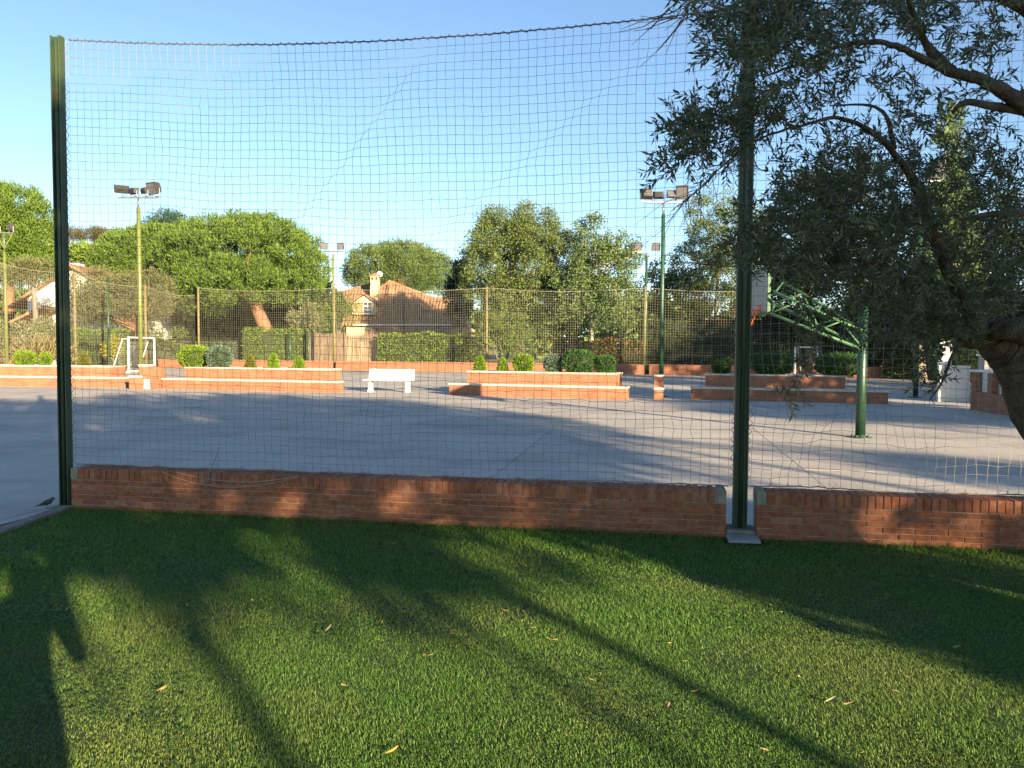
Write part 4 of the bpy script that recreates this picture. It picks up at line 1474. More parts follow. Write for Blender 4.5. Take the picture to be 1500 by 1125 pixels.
    q = [Vector((d0.x + .1, Yd - Y0, d0.z)), Vector((d1.x - .1, Yd - Y0, d0.z)), Vector((d1.x - .1, Yd - Y0, ze)), Vector((xm, Yd - Y0, zp - .1)), Vector((d0.x + .1, Yd - Y0, ze))]
    q2 = [p + Vector((0, 3.2, 0)) for p in q]
    m = MB()
    m.add(q + q2, [(0, 1, 2, 3, 4)] + [(i, (i + 1) % 5, 5 + (i + 1) % 5, 5 + i) for i in range(5)])
    do = m.build('dormer', M['cream_wall'], t)
    m = MB()
    for s, e in ((-1, d0.x - .15), (1, d1.x + .15)):
        a_ = Vector((xm, Yd - Y0 - .25, zp)); b_ = Vector((e, Yd - Y0 - .25, ze - .12))
        c_ = b_ + Vector((0, 3.4, 0)); d_ = a_ + Vector((0, 3.4, 0))
        up = Vector((0, 0, .1))
        vs = [a_, b_, c_, d_, a_ + up, b_ + up, c_ + up, d_ + up]
        m.add(vs, [(0, 1, 2, 3), (7, 6, 5, 4), (0, 4, 5, 1), (1, 5, 6, 2), (2, 6, 7, 3), (3, 7, 4, 0)])
    m.build('dormer_roof', M['roof_tile'], do)
    w0, w1 = at(521, 459, Yd) - base, at(545, 443, Yd) - base
    wx, wz = (w0.x + w1.x) / 2, (w0.z + w1.z) / 2
    ww, wh = w1.x - w0.x, w1.z - w0.z
    yf = Yd - Y0 - .04
    wi = MB()
    gx0, gx1 = wx - ww * .02, wx + ww / 2
    for x in (gx0, (gx0 + gx1) / 2, gx1): wi.box((x, yf, wz), (.06, .05, wh))
    for k in (-.5, -.17, .17, .5): wi.box(((gx0 + gx1) / 2, yf - .004, wz + k * wh), (gx1 - gx0 + .06, .05, .055))
    fr = wi.build('window', M['white_paint'], do)
    gl = MB(); gl.box(((gx0 + gx1) / 2, yf + .015, wz), (gx1 - gx0, .02, wh)); gl.build('pane', M['glass'], fr)
    sh = MB(); sh.box((wx - ww * .27, yf, wz), (ww * .46, .05, wh))
    for k in range(4): sh.box((wx - ww * .27 - ww * .17 + k * ww * .115, yf - .03, wz), (.05, .02, wh * .96))
    sh.build('shutter', M['wood'], do)
    si = MB(); si.box((wx, yf - .05, wz - wh / 2 - .06), (ww + .2, .16, .06)); si.build('sill', M['white_paint'], do)


house()


def white_house():
    Y0 = 60.0
    base = Vector((at(105, 500, Y0).x, Y0, 0))
    t = thing('white_house', base, 0, 'white gabled house partly hidden by the left green post', 'house')
    pk = at(108, 394, Y0) - base
    el_ = at(40, 437, Y0) - base
    er = at(176, 437, Y0) - base
    q = [Vector((el_.x, 0, 0)), Vector((er.x, 0, 0)), er, pk, el_]
    q2 = [p + Vector((0, 9, 0)) for p in q]
    m = MB(); m.add(q + q2, [(0, 1, 2, 3, 4), (9, 8, 7, 6, 5)] + [(i, 5 + i, 5 + (i + 1) % 5, (i + 1) % 5) for i in range(5)])
    m.build('wall', M['white_wall'], t)
    m = MB()
    for e, o_ in ((at(12, 452, Y0 - .5) - base, -1), (at(204, 452, Y0 - .5) - base, 1)):
        a_ = pk + Vector((0, -.5, .12)); b_ = e
        c_, d_ = b_ + Vector((0, 10, 0)), a_ + Vector((0, 10, 0))
        up = Vector((0, 0, .22))
        m.add([a_, b_, c_, d_, a_ + up, b_ + up, c_ + up, d_ + up], [(0, 1, 2, 3), (7, 6, 5, 4), (0, 4, 5, 1), (1, 5, 6, 2), (2, 6, 7, 3), (3, 7, 4, 0)])
    m.build('roof', M['roof_tile'], t)
    c = at(113, 391, Y0 + 2) - base
    m = MB(); m.box((c.x, 2, c.z - .4), (.75, .7, 1.3)); ch = m.build('chimney', M['white_wall'], t)
    m = MB(); m.box((c.x, 2, c.z + .30), (.9, .85, .1)); m.build('chimney_cap', M['rope_dark'], ch)
    # lower wing
    a_, b_ = at(12, 475, Y0 - 3) - base, at(60, 452, Y0 - 3) - base
    m = MB()
    up = Vector((0, 0, .2))
    c_, d_ = b_ + Vector((0, 3, 0)), a_ + Vector((0, 3, 0))
    m.add([a_, b_, c_, d_, a_ + up, b_ + up, c_ + up, d_ + up], [(3, 2, 1, 0), (4, 5, 6, 7), (0, 1, 5, 4), (1, 2, 6, 5), (2, 3, 7, 6), (3, 0, 4, 7)])
    m.build('wing_roof', M['roof_tile'], t)
    m = MB(); m.box(((a_.x + b_.x) / 2 + .3, -1.5, 1.3), (abs(b_.x - a_.x) - .6, 2.9, 2.6)); m.build('wing_wall', M['white_wall'], t)
    m = MB(); m.box((at(70, 450, Y0).x - base.x, -.03, 3.2), (.9, .06, 1.1)); wi = m.build('window', M['white_paint'], t)
    m = MB(); m.box((at(70, 450, Y0).x - base.x, -.065, 3.2), (.74, .01, .94)); m.build('pane', M['glass'], wi)


white_house()
# lattice radio mast far left
p = at(123, 380, 125)
m = MB()
for s in range(3):
    a = s * 2.094
    m.tube([(math.cos(a) * .25, math.sin(a) * .25, 0), (math.cos(a) * .12, math.sin(a) * .12, 13.6)], .03, 4)
for k in range(34):
    a, b_ = k * 2.094, (k + 1) * 2.094
    r0, r1 = .25 - .13 * k / 34, .25 - .13 * (k + 1) / 34
    m.tube([(math.cos(a) * r0, math.sin(a) * r0, k * .4), (math.cos(b_) * r1, math.sin(b_) * r1, (k + 1) * .4)], .02, 3)
m.tube([(-.9, 0, 15.5), (.9, 0, 15.4)], .03, 4)
m.tube([(0, 0, 13.5), (0, 0, 16.0)], .025, 4)
o = m.build('radio_mast', M['galv'], None, loc=(p.x, 125, 0))
tag(o, 'thin far aerial mast right of the left green post', 'mast')

# ------------------------------------------------------------------ white walls and gate at far right
wa = gnd(1374, 588.5)
wb_ = gnd(1420, 589.5)
d = wb_ - wa
t = thing('white_wall', wa, math.atan2(d.y, d.x), 'pale stepped wall with tall left pier seen under the olive', 'wall')
Lw = d.length
m = MB(); m.box((Lw * .2, .12, .92), (Lw * .4, .24, 1.84)); m.build('pier', M['white_wall'], t, bevel=.01)
m = MB(); m.box((Lw * .7 + .002, .12, .52), (Lw * .6, .22, 1.04)); m.build('low_wall', M['white_wall'], t, bevel=.01)
m = MB(); m.box((Lw * .7, .12, 1.07), (Lw * .62, .28, .06)); m.build('coping', M['white_stone'], t)
wa, wb_ = gnd(1421, 600), gnd(1540, 619)
d = wb_ - wa
t = thing('brick_wall', wa, math.atan2(d.y, d.x), 'dark brick wall with piers and white panels beside the olive trunk', 'wall')
Lw = d.length
m = MB(); m.box((Lw / 2, .15, .24), (Lw, .3, .48)); m.build('brickwork', M['far_brick'], t)
for i in range(5):
    x = .12 + i * Lw / 4.4
    m = MB(); m.box((x, .15, .74), (.24, .28, .52)); m.build('pier', M['far_brick'], t)
    m = MB(); m.box((x + Lw / 8.8, .2, .735), (Lw / 4.4 - .25, .06, .5)); m.build('panel', M['white_wall'], t)
    m = MB(); m.box((x, .15, 1.03), (.3, .34, .06)); m.build('pier_cap', M['white_stone'], t)
# pale bin/cabinet behind the trunk
p = gnd(1470, 596)
t = thing('utility_cabinet', Vector((p.x + .8, p.y + 1.0, 0)), -.3, 'grey cabinet above the brick wall near the olive trunk', 'cabinet')
m = MB(); m.box((0, 0, .7), (1.6, .6, 1.4)); cb_ = m.build('body', M['tile_grey'], t, bevel=.02)
m = MB(); m.box((0, 0, 1.43), (1.7, .7, .06)); m.build('lid', M['white_paint'], t, bevel=.01)
for s in (-1, 1):
    m = MB(); m.box((s * .4, -.31, .72), (.74, .03, 1.2)); dd_ = m.build('door', M['tile_grey'], t, bevel=.006)
    m = MB(); m.box((s * .08, -.34, .75), (.03, .03, .18)); m.build('handle', M['galv'], dd_)


# ------------------------------------------------------------------ the olive tree
def olive():
    base = Vector((3.85, 4.75, 0))
    t = thing('olive_tree', base, 0, 'olive tree leaning in from the right with twisted dark trunk', 'tree')

    def W_(px, py, Y): return at(px, py, Y) - base
    m = MB()

    def spl(pts, rad, seg=10, sub=5, rough=0.0, mb=None):
        mb = mb or m
        pts = [Vector(p) for p in pts]
        o, r_ = [], []
        for i in range(len(pts) - 1):
            p0, p1, p2, p3 = pts[max(i - 1, 0)], pts[i], pts[i + 1], pts[min(i + 2, len(pts) - 1)]
            for k in range(sub):
                s = k / sub
                q = .5 * ((2 * p1) + (p2 - p0) * s + (2 * p0 - 5 * p1 + 4 * p2 - p3) * s * s + (3 * p1 - p0 - 3 * p2 + p3) * s ** 3)
                q += Vector((R.uniform(-1, 1), R.uniform(-1, 1), R.uniform(-1, 1))) * rough
                o.append(q); r_.append((rad[i] + (rad[i + 1] - rad[i]) * s) * (1 + R.uniform(-.1, .1) * (1 if rough else 0)))
        o.append(pts[-1]); r_.append(rad[-1])
        mb.tube(o, r_, seg)
        return o

    # trunk
    tr = MB()
    spl([(.02, 0, -.1), (-.02, 0, .25), W_(1548, 640, 4.6), W_(1512, 560, 4.5), W_(1478, 510, 4.45), W_(1452, 498, 4.4)], [.30, .22, .165, .15, .13, .10], 26, 14, .011, tr)
    spl([W_(1512, 556, 4.5), W_(1530, 500, 4.5), W_(1570, 440, 4.5), W_(1600, 300, 4.4)], [.12, .12, .11, .09], 18, 9, .009, tr)
    spl([W_(1500, 512, 4.42), W_(1462, 489, 4.40), W_(1432, 492, 4.36), W_(1412, 497, 4.34)], [.10, .085, .07, .045], 18, 9, .008, tr)
    spl([W_(1530, 510, 4.5), W_(1500, 486, 4.3), W_(1460, 482, 4.2)], [.10, .07, .05], 14, 8, .008, tr)
    spl([(0.2, .1, -.05), (.05, .05, .3), W_(1560, 600, 4.65)], [.15, .11, .08], 12, 6, .006, tr)
    spl([(-.18, -.2, -.03), (-.06, -.08, .3), W_(1540, 600, 4.5)], [.13, .10, .08], 12, 6, .006, tr)
    o = tr.build('trunk', M['olive_bark'], t, True)
    o2 = o.modifiers.new('sub', 'SUBSURF'); o2.levels = 1; o2.render_levels = 1
    # main limbs
    limbs = []
    limbs.append((spl([W_(1600, 300, 4.4), W_(1545, 190, 3.9), W_(1495, 150, 3.6), W_(1440, 118, 3.5), W_(1390, 104, 3.4), W_(1335, 78, 3.3), W_(1290, 62, 3.25), W_(1235, 66, 3.2), W_(1180, 90, 3.1), W_(1120, 112, 3.05)],
                      [.09, .050, .036, .027, .020, .014, .011, .009, .006, .003], 9, 6, .003)))
    limbs.append(spl([W_(1395, 104, 3.4), W_(1350, 55, 3.5), W_(1315, 12, 3.6), W_(1290, -40, 3.7)], [.018, .013, .010, .007], 7, 5, .002))
    limbs.append(spl([W_(1372, 92, 3.4), W_(1345, 40, 3.3), W_(1325, -20, 3.2)], [.018, .012, .008], 7, 5, .002))
    limbs.append(spl([W_(1520, 165, 3.7), W_(1470, 158, 3.6), W_(1415, 150, 3.5), W_(1395, 165, 3.5)], [.03, .02, .014, .006], 7, 5, .002))
    limbs.append(spl([W_(1440, 490, 4.3), W_(1400, 420, 4.1), W_(1362, 330, 3.9), W_(1352, 285, 3.85), W_(1318, 235, 3.75), W_(1280, 195, 3.6), W_(1228, 173, 3.5), W_(1185, 181, 3.4), W_(1120, 200, 3.35), W_(1070, 232, 3.3), W_(1010, 290, 3.25), W_(985, 308, 3.2)],
                      [.05, .036, .024, .019, .015, .012, .009, .0065, .0045, .003, .002, .001], 8, 6, .003))
    limbs.append(spl([W_(1362, 330, 3.9), W_(1345, 290, 3.9), W_(1328, 255, 3.9)], [.02, .014, .008], 6, 5, .002))
    limbs.append(spl([W_(1310, 218, 3.75), W_(1300, 175, 3.8), W_(1275, 155, 3.85), W_(1215, 155, 3.8)], [.012, .010, .007, .003], 6, 5, .002))
    limbs.append(spl([W_(1570, 300, 4.4), W_(1500, 311, 3.9), W_(1450, 314, 3.7), W_(1405, 322, 3.6)], [.03, .02, .014, .004], 7, 5, .002))
    limbs.append(spl([W_(1420, 490, 4.3), W_(1350, 430, 4.0), W_(1290, 390, 3.8), W_(1200, 380, 3.7), W_(1120, 390, 3.6)], [.035, .022, .015, .009, .004], 7, 5, .003))
    limbs.append(spl([W_(1415, 497, 4.3), W_(1380, 470, 4.1), W_(1345, 460, 4.0), W_(1310, 475, 3.9)], [.03, .018, .01, .004], 7, 5, .003))
    limbs.append(spl([W_(1412, 497, 4.3), W_(1395, 520, 4.2), W_(1380, 560, 4.15), W_(1362, 585, 4.1)], [.016, .009, .006, .003], 6, 5, .002))
    limbs.append(spl([W_(1600, 300, 4.4), W_(1540, 90, 3.8), W_(1500, 10, 3.5), W_(1400, -20, 3.4)], [.06, .04, .03, .015], 7, 5, .003))
    m.build('limbs', M['olive_bark'], t, True)
    # leafy sprays: (px, py, rx, ry, Y, spread, number of twigs)
    zones = [
        (1105, 48, 58, 50, 3.1, .5, 60), (1150, 85, 55, 58, 3.1, .5, 64), (1075, 10, 55, 26, 3.2, .4, 32), (1190, 30, 90, 50, 3.3, .6, 90), (1290, 20, 90, 45, 3.5, .6, 85), (1240, 100, 50, 22, 3.2, .3, 24),
        (1130, 10, 80, 24, 3.2, .4, 50),
        (1045, 180, 45, 26, 3.25, .3, 44), (1085, 165, 50, 36, 3.3, .3, 50), (1145, 160, 45, 26, 3.4, .3, 26), (1000, 190, 20, 22, 3.2, .15, 13), (1008, 215, 26, 26, 3.2, .2, 14), (1040, 225, 40, 24, 3.25, .2, 14), (985, 238, 12, 12, 3.2, .1, 7),
        (1215, 150, 40, 14, 3.7, .2, 9), (1330, 140, 40, 30, 3.6, .4, 12), (1400, 40, 70, 45, 3.6, .7, 48), (1470, 80, 40, 60, 3.6, .5, 24), (1400, 130, 60, 16, 3.4, .3, 8),
        (1455, 200, 50, 34, 3.6, .4, 20), (1330, 190, 30, 60, 4.2, .3, 24), (1385, 240, 50, 40, 3.9, .5, 34), (1470, 250, 40, 40, 3.8, .5, 22),
        (1240, 250, 60, 50, 3.9, .6, 85), (1190, 290, 50, 40, 3.8, .5, 60), (1300, 280, 70, 60, 4.0, .7, 100), (1160, 340, 60, 50, 3.8, .5, 70), (1230, 350, 80, 50, 3.9, .7, 110), (1330, 360, 90, 60, 4.0, .7, 130),
        (1430, 300, 70, 60, 3.9, .6, 90), (1470, 370, 50, 60, 4.0, .5, 65), (1400, 420, 80, 50, 4.1, .6, 90), (1290, 420, 80, 40, 4.0, .6, 74), (1200, 392, 64, 26, 3.7, .5, 28), (1330, 470, 70, 36, 4.1, .5, 54),
        (1095, 375, 30, 26, 3.6, .3, 16), (1105, 345, 26, 40, 3.5, .2, 16), (1215, 468, 30, 24, 3.9, .4, 9), (1285, 505, 30, 20, 3.9, .3, 7), (1370, 530, 26, 44, 4.1, .2, 28), (1395, 480, 50, 32, 4.2, .4, 40), (1180, 470, 30, 30, 3.8, .2, 10),
        (1480, 440, 40, 40, 4.2, .4, 34), (1130, 260, 40, 30, 3.5, .3, 12), (1250, 205, 60, 24, 3.7, .3, 10), (1195, 540, 14, 24, 3.9, .1, 6), (1150, 565, 20, 12, 3.8, .1, 4), (1375, 170, 30, 40, 4.0, .3, 14),
    ]
    lb, ld, ll = [], [], []
    tw = MB()
    fr = []
    for (px, py, rx, ry, Y, sp, k) in zones:
        for _ in range(int(k * (1.0 if py < 230 else 1.2))):
            a = R.uniform(0, 2 * PI); q = math.sqrt(R.random())
            X = Y + R.uniform(-sp, sp)
            p = W_(px + math.cos(a) * q * rx, py + math.sin(a) * q * ry, X)
            # twigs lean outward and hang a little
            d_ = Vector((R.gauss(-.35, .6), R.gauss(-.1, .6), R.gauss(.05, .55))).normalized()
            Lt = R.uniform(.07, .18)
            bend = Vector((0, 0, -R.uniform(.0, .35)))
            pts = [p]
            for i in range(4):
                d_ = (d_ + bend * .25 + Vector((R.gauss(0, .08), R.gauss(0, .08), R.gauss(0, .08)))).normalized()
                pts.append(pts[-1] + d_ * Lt / 4)
            tw.tube(pts, [.0022, .002, .0016, .0012, .0008], 3, False)
            npair = int(Lt / .0145)
            side = d_.orthogonal().normalized()
            for i in range(npair):
                s_ = (i + .5) / npair * 3.999
                b0 = pts[int(s_)].lerp(pts[int(s_) + 1], s_ % 1)
                ax = (pts[int(s_) + 1] - pts[int(s_)]).normalized()
                qd = Quaternion(ax, i * PI / 2 + R.uniform(-.4, .4)) @ side
                for sg in (1, -1):
                    if R.random() < .12: continue
                    lb.append(b0); ld.append((qd * sg * .8 + ax * R.uniform(.6, 1.0) + Vector((R.gauss(0, .12), R.gauss(0, .12), R.gauss(0, .12)))))
                    ll.append(R.uniform(.029, .048))
            if R.random() < .22:
                b0 = pts[R.randrange(1, 4)]
                fr.append(b0 + Vector((R.uniform(-.01, .01), R.uniform(-.01, .01), -.016)))
    tw.build('twigs', M['twig'], t)['kind'] = 'stuff'
    n = len(lb)
    ll = np.array(ll)
    fo = leaves('foliage', np.array([tuple(v) for v in lb]), np.array([tuple(v) for v in ld]), ll, ll * rng.uniform(.20, .29, n), M['olive_leaf'], t, .10)
    fo['kind'] = 'stuff'
    fm = MB()
    for p in fr:
        fm.lathe([(.001, -.010), (.0055, -.006), (.007, 0), (.0055, .007), (.001, .010)], 7, p)
    fm.build('olive_fruits', M['olive_fruit'], t, True)['kind'] = 'stuff'
    # bare hanging twigs on the left limb
    bt = MB()
    for i in range(40):
        s_ = R.random()
        p = W_(1105 - 110 * s_, 205 + 95 * s_, 3.3 - .06 * s_)
        d_ = Vector((R.gauss(-.3, .5), R.gauss(0, .3), R.gauss(-.7, .4))).normalized()
        L_ = R.uniform(.08, .28)
        bt.tube([p, p + d_ * L_ * .5 + Vector((R.gauss(0, .02), 0, R.gauss(0, .02))), p + d_ * L_ + Vector((R.gauss(0, .04), 0, -.03))], [.0018, .0013, .0006], 3, False)
    for i in range(16):
        p = W_(1000 + R.uniform(-20, 60), 8 + R.uniform(-20, 20), 3.2)
        d_ = Vector((R.gauss(-.8, .3), R.gauss(0, .3), R.gauss(-.2, .5))).normalized()
        L_ = R.uniform(.1, .3)
        bt.tube([p, p + d_ * L_ * .5 + Vector((0, 0, R.gauss(0, .02))), p + d_ * L_], [.003, .002, .0009], 3, False)
    bt.build('bare_twigs', M['twig'], t)['kind'] = 'stuff'
    print('olive leaves', n)


olive()


# ------------------------------------------------------------------ grass
def grass():
    P0n = np.array(P0[:2]); Un = np.array(U[:2]); Vn = np.array(Vv[:2])
    tot_V, tot_F = [], []
    off = 0

    def region(y0, y1, dens, Lr, Wr, three):
        nonlocal off
        w0 = 1.0
        xa, xb = -7.5, 6.6
        n = int((xb - xa) * (y1 - y0) * dens)
        x = rng.uniform(xa, xb, n); y = rng.uniform(y0, y1, n)
        q = np.stack([x, y], 1) - P0n
        uu, vv = q @ Un, q @ Vn
        keep = (vv < -0.004) & (uu > -0.02 + np.minimum(0, vv) * 0.055) & (x > -.70 * y - .9) & (x < .70 * y + .9) & (uu < 13)
        # thin worn spots
        thin = np.sin(x * 3.1 + 1) * np.sin(y * 4.3) + .5 * np.sin(x * 7.7 + y * 3)
        keep &= rng.random(n) > np.clip((thin - .75) * .9, 0, .55)
        near_tile = (np.abs(uu - PU) < .15) & (vv > -.2)
        keep &= ~near_tile
        x, y = x[keep], y[keep]
        n = len(x)
        h = rng.uniform(Lr[0], Lr[1], n) * (1 + .25 * np.sin(x * 2.3) * np.sin(y * 2.9 + 1))
        edge = vv[keep] > -.09
        h[edge] *= rng.uniform(1.0, 2.4, edge.sum())
        tall = rng.random(n) < .006
        h[tall] *= 1.8
        a = rng.uniform(0, 2 * PI, n)
        wdt = rng.uniform(Wr[0], Wr[1], n)
        lean = rng.uniform(.2, 1.3, n)
        b = a + rng.uniform(-.8, .8, n) + PI / 2
        B = np.stack([x, y, np.zeros(n)], 1)
        S = np.stack([np.cos(a), np.sin(a), np.zeros(n)], 1) * wdt[:, None] * .5
        Ln = np.stack([np.cos(b), np.sin(b), np.zeros(n)], 1)
        mid = B + Ln * (h * lean * .35)[:, None]; mid[:, 2] += h * .6
        tip = B + Ln * (h * lean)[:, None]; tip[:, 2] += h * (1 - .38 * lean)
        if three:
            V = np.stack([B - S, B + S, mid + S * .8, mid - S * .8, tip], 1).reshape(-1, 3)
            k = np.arange(n)[:, None] * 5 + off
            Fc = np.concatenate([k + [0, 1, 2], k + [0, 2, 3], k + [3, 2, 4]], 1).reshape(-1, 3)
            off += n * 5
        else:
            V = np.stack([B - S, B + S, tip], 1).reshape(-1, 3)
            k = np.arange(n)[:, None] * 3 + off
            Fc = k + [0, 1, 2]
            off += n * 3
        tot_V.append(V); tot_F.append(Fc)

    region(1.8, 3.4, 20000, (.009, .022), (.0017, .0032), True)
    region(3.4, 4.4, 18000, (.010, .023), (.0022, .0038), False)
    region(4.4, 5.6, 13000, (.012, .026), (.0030, .0050), False)
    region(5.6, 8.4, 7500, (.018, .036), (.005, .008), False)
    V, Fc = np.concatenate(tot_V), np.concatenate(tot_F)
    o = np_mesh('grass', V, Fc, M['grass'])
    tag(o, 'short mown green lawn grass with yellowing patches', 'grass', kind='stuff')
    print('grass tris', len(Fc))
    # clover: three round leaflets
    n = 22000
    x = rng.uniform(-3.5, 4.5, n); y = rng.uniform(2.0, 6.2, n)
    cl = np.sin(x * 2.7 + .5) * np.sin(y * 3.3 + 2) + .4 * np.sin(x * 6 + y * 5)
    q = np.stack([x, y], 1) - P0n
    ok = (cl > .35) & ((q @ Vn) < -.1) & ((q @ Un) > .1)
    x, y = x[ok], y[ok]
    n = len(x)
    z = rng.uniform(.012, .026, n)
    V, Fc = [], []
    c = np.stack([x, y, z], 1)
    ph = rng.uniform(0, 6.28, n)
    r_ = rng.uniform(.0045, .008, n)
    k = 0
    for j in range(3):
        a = ph + j * 2.094
        d = np.stack([np.cos(a), np.sin(a), rng.uniform(-.1, .45, n)], 1)
        s = np.stack([-np.sin(a), np.cos(a), np.zeros(n)], 1)
        V.append(np.stack([c, c + d * r_[:, None] + s * r_[:, None] * .9, c + d * r_[:, None] * 2, c + d * r_[:, None] - s * r_[:, None] * .9], 1).reshape(-1, 3))
        Fc.append(np.arange(n)[:, None] * 4 + np.array([[0, 1, 2, 3]]) + k)
        k += n * 4
    o = np_mesh('clover', np.concatenate(V), np.concatenate(Fc), M['clover'])
    tag(o, 'clover patches growing low among the lawn grass', 'clover', kind='stuff')


grass()

# ------------------------------------------------------------------ fallen leaves


def fallen_mesh(L_, W_, curl):
    m = MB()
    n = 6
    vs, fs = [], []
    for i in range(n + 1):
        s_ = i / n
        w_ = W_ * math.sin(PI * min(1, s_ * .96 + .02)) ** .8 * .5 + .0008
        z = curl * (s_ - .5) ** 2 * 4 * L_ * .3
        y = .03 * L_ * math.sin(s_ * 3)
        vs += [(s_ * L_ - L_ / 2, y - w_, z + .004), (s_ * L_ - L_ / 2, y, z), (s_ * L_ - L_ / 2, y + w_, z + .004)]
    for i in range(n):
        a = i * 3
        fs += [(a, a + 3, a + 4, a + 1), (a + 1, a + 4, a + 5, a + 2)]
    m.add(vs, fs)
    me = m.mesh('fallen_leaf', M['yellow_leaf'])
    return me


fl = [fallen_mesh(.075, .016, .3), fallen_mesh(.06, .015, -.2), fallen_mesh(.08, .016, .15), fallen_mesh(.05, .020, .5), fallen_mesh(.04, .014, .3)]
big = {(236, 1008): 'yellow willow shaped leaf on the shaded lawn at lower left', (481, 920): 'pale leaf on the lawn near the long left shadow line', (574, 1098): 'yellow leaf at the bottom edge left of centre', (735, 1060): 'pale curled leaf low in the lawn right of centre',
       (1217, 1024): 'yellow leaf pair member left of the last bright leaf', (1243, 1030): 'rightmost long yellow leaf on the sunlit lawn', (1402, 946): 'single tan leaf inside the dark shade at right', (808, 935): 'yellow leaf touching the middle shadow line',
       (158, 797): 'whitish scrap of leaf on the bare patch by the left wall', (577, 795): 'dark curled leaf in the grass below the long wall', (626, 866): 'brown curled leaf in the dim grass left of centre', (627, 958): 'yellow leaf left of the middle of the lawn',
       (912, 858): 'tan leaf in the sunny band below the wall gap'}
pts = list(big.items())
others = [(98, 891), (276, 826), (274, 885), (325, 788), (370, 878), (427, 971), (408, 947), (505, 1002), (658, 916), (662, 926), (741, 893), (765, 908), (740, 929), (782, 918), (768, 894), (734, 821), (750, 823), (624, 945), (982, 940), (866, 993), (1003, 966), (1069, 918), (1093, 940), (1148, 945),
          (1164, 946), (1226, 940), (1239, 978), (1172, 990), (1246, 992), (1104, 1016), (1021, 1010), (1312, 1010), (1330, 990), (1348, 1083), (980, 1031), (1390, 884), (1338, 880), (1446, 892), (1300, 870), (1210, 866), (1130, 885), (1145, 895), (1085, 830), (680, 790), (560, 910), (830, 1075), (1260, 1100), (1120, 1095)]
for (px, py), lab in pts + [(o, None) for o in others]:
    p = gnd(px, py, .030)
    me = fl[0] if lab and 'yellow' in lab else R.choice(fl)
    o = bpy.data.objects.new('fallen_leaf', me)
    link(o)
    o.location = (p.x, p.y, .023)
    o.rotation_euler = (R.uniform(-.35, .35), R.uniform(-.25, .25), R.uniform(0, 6.28))
    s_ = R.uniform(.7, 1.0) if lab else R.uniform(.4, .7)
    o.scale = (s_,) * 3
    if lab:
        tag(o, lab, 'leaf', 'larger fallen leaves on the lawn')
    else:
        edge = 800 + (px - 900) * .36
        z_ = ('small dry leaf inside the dark shade at right', 'leaves in the dark shade') if px > 1000 and py < edge else ('small dry leaf on the dim left part of the lawn', 'leaves on the dim left lawn') if px < 520 else ('small dry leaf on the sunlit right part of the lawn', 'leaves on the sunlit right lawn') if px > 850 else ('small dry leaf on the middle of the lawn between the shadow lines', 'leaves on the middle lawn')
        tag(o, z_[0], 'leaf', z_[1])

# ------------------------------------------------------------------ out of view: the person, trees inferred from their shadows, more trees added for shade
K = math.tan(el) / .857


def behind(Xc, h, Y):
    """point at depth Y on the sun ray that crosses the plane Y=-14 at (Xc, h)"""
    return Vector((Xc - .601 * (Y + 14), Y, h - K * (Y + 14)))


def shade_tree(Y, Xc, lobes, label, nclump, nleaf=44, trunk=(.07, .05), cr=(.35, .7), L=(.20, .34), W=(.10, .18)):
    base = behind(Xc, 0, Y); base.z = 0
    t = thing('unseen_tree', base, 0, label, 'tree', 'garden trees behind the viewer')
    lb = []
    for (x, h, rx, rz) in lobes:
        c = behind(x, h, Y)
        lb.append(((c.x - base.x, 0, c.z), (rx, rx * .8, rz)))
    P, D = crown_pts(lb, nclump, nleaf, cr, -1, .35, .1)
    n = len(P)
    leaves('crown', P, D, rng.uniform(L[0], L[1], n), rng.uniform(W[0], W[1], n), M['shade_leaf'], t)
    m = MB()
    tp = Vector(lb[0][0])
    limb(m, (0, 0, -.1), (tp.x * .3, 0, max(1.0, tp.z - lb[0][1][2] * .6)), trunk[0], trunk[1], .01, 6, 8)
    for (c, r) in lb:
        for q in range(4):
            e = Vector(c) + Vector((R.uniform(-.6, .6) * r[0], R.uniform(-.5, .5) * r[1], R.uniform(-.3, .5) * r[2]))
            limb(m, (tp.x * .3, 0, max(1.0, tp.z - lb[0][1][2] * .6)), e, trunk[1] * .8, .02, .1, 5, 5)
    m.build('trunk', M['bark'], t, True)
    return t


shade_tree(-12, 9.6, [(8.4, 7.9, 2.3, 1.7), (9.2, 6.3, 1.9, .75), (7.0, 7.4, 1.6, 1.5), (8.8, 5.6, 1.1, .3)], 'slim trunked garden tree behind the viewer, left of three', 190)
shade_tree(-10, 11.4, [(12.0, 8.4, 2.2, 1.9), (11.6, 6.9, 1.5, .8)], 'slim trunked garden tree behind the viewer, middle of three', 150)
shade_tree(-13, 12.5, [(15.5, 8.5, 2.4, 1.9), (13.9, 7.4, 1.5, 1.6), (14.9, 5.75, .9, .28), (16.3, 5.6, .6, .25), (13.2, 6.0, .5, .4)], 'slim trunked garden tree behind the viewer, right of three', 210)
shade_tree(-11, 10.9, [(10.9, 5.45, 1.9, .12)], 'thin leaf layer on a trunk added behind the viewer for shade', 55, 36, cr=(.12, .24), L=(.12, .2), W=(.06, .1), trunk=(.04, .03))  # unseen flat crown added to darken the lawn along the wall
shade_tree(-16, 18.6, [(18.2, 8.7, 1.7, 1.3), (17.0, 7.6, 1.4, .8), (20.9, 6.2, 1.2, .5)], 'broad garden tree behind the viewer at right', 110, trunk=(.12, .08))
shade_tree(-18, 3.5, [(3.5, 7.8, 3.2, 2.4)], 'broad garden tree behind the viewer at left', 120, trunk=(.14, .09))
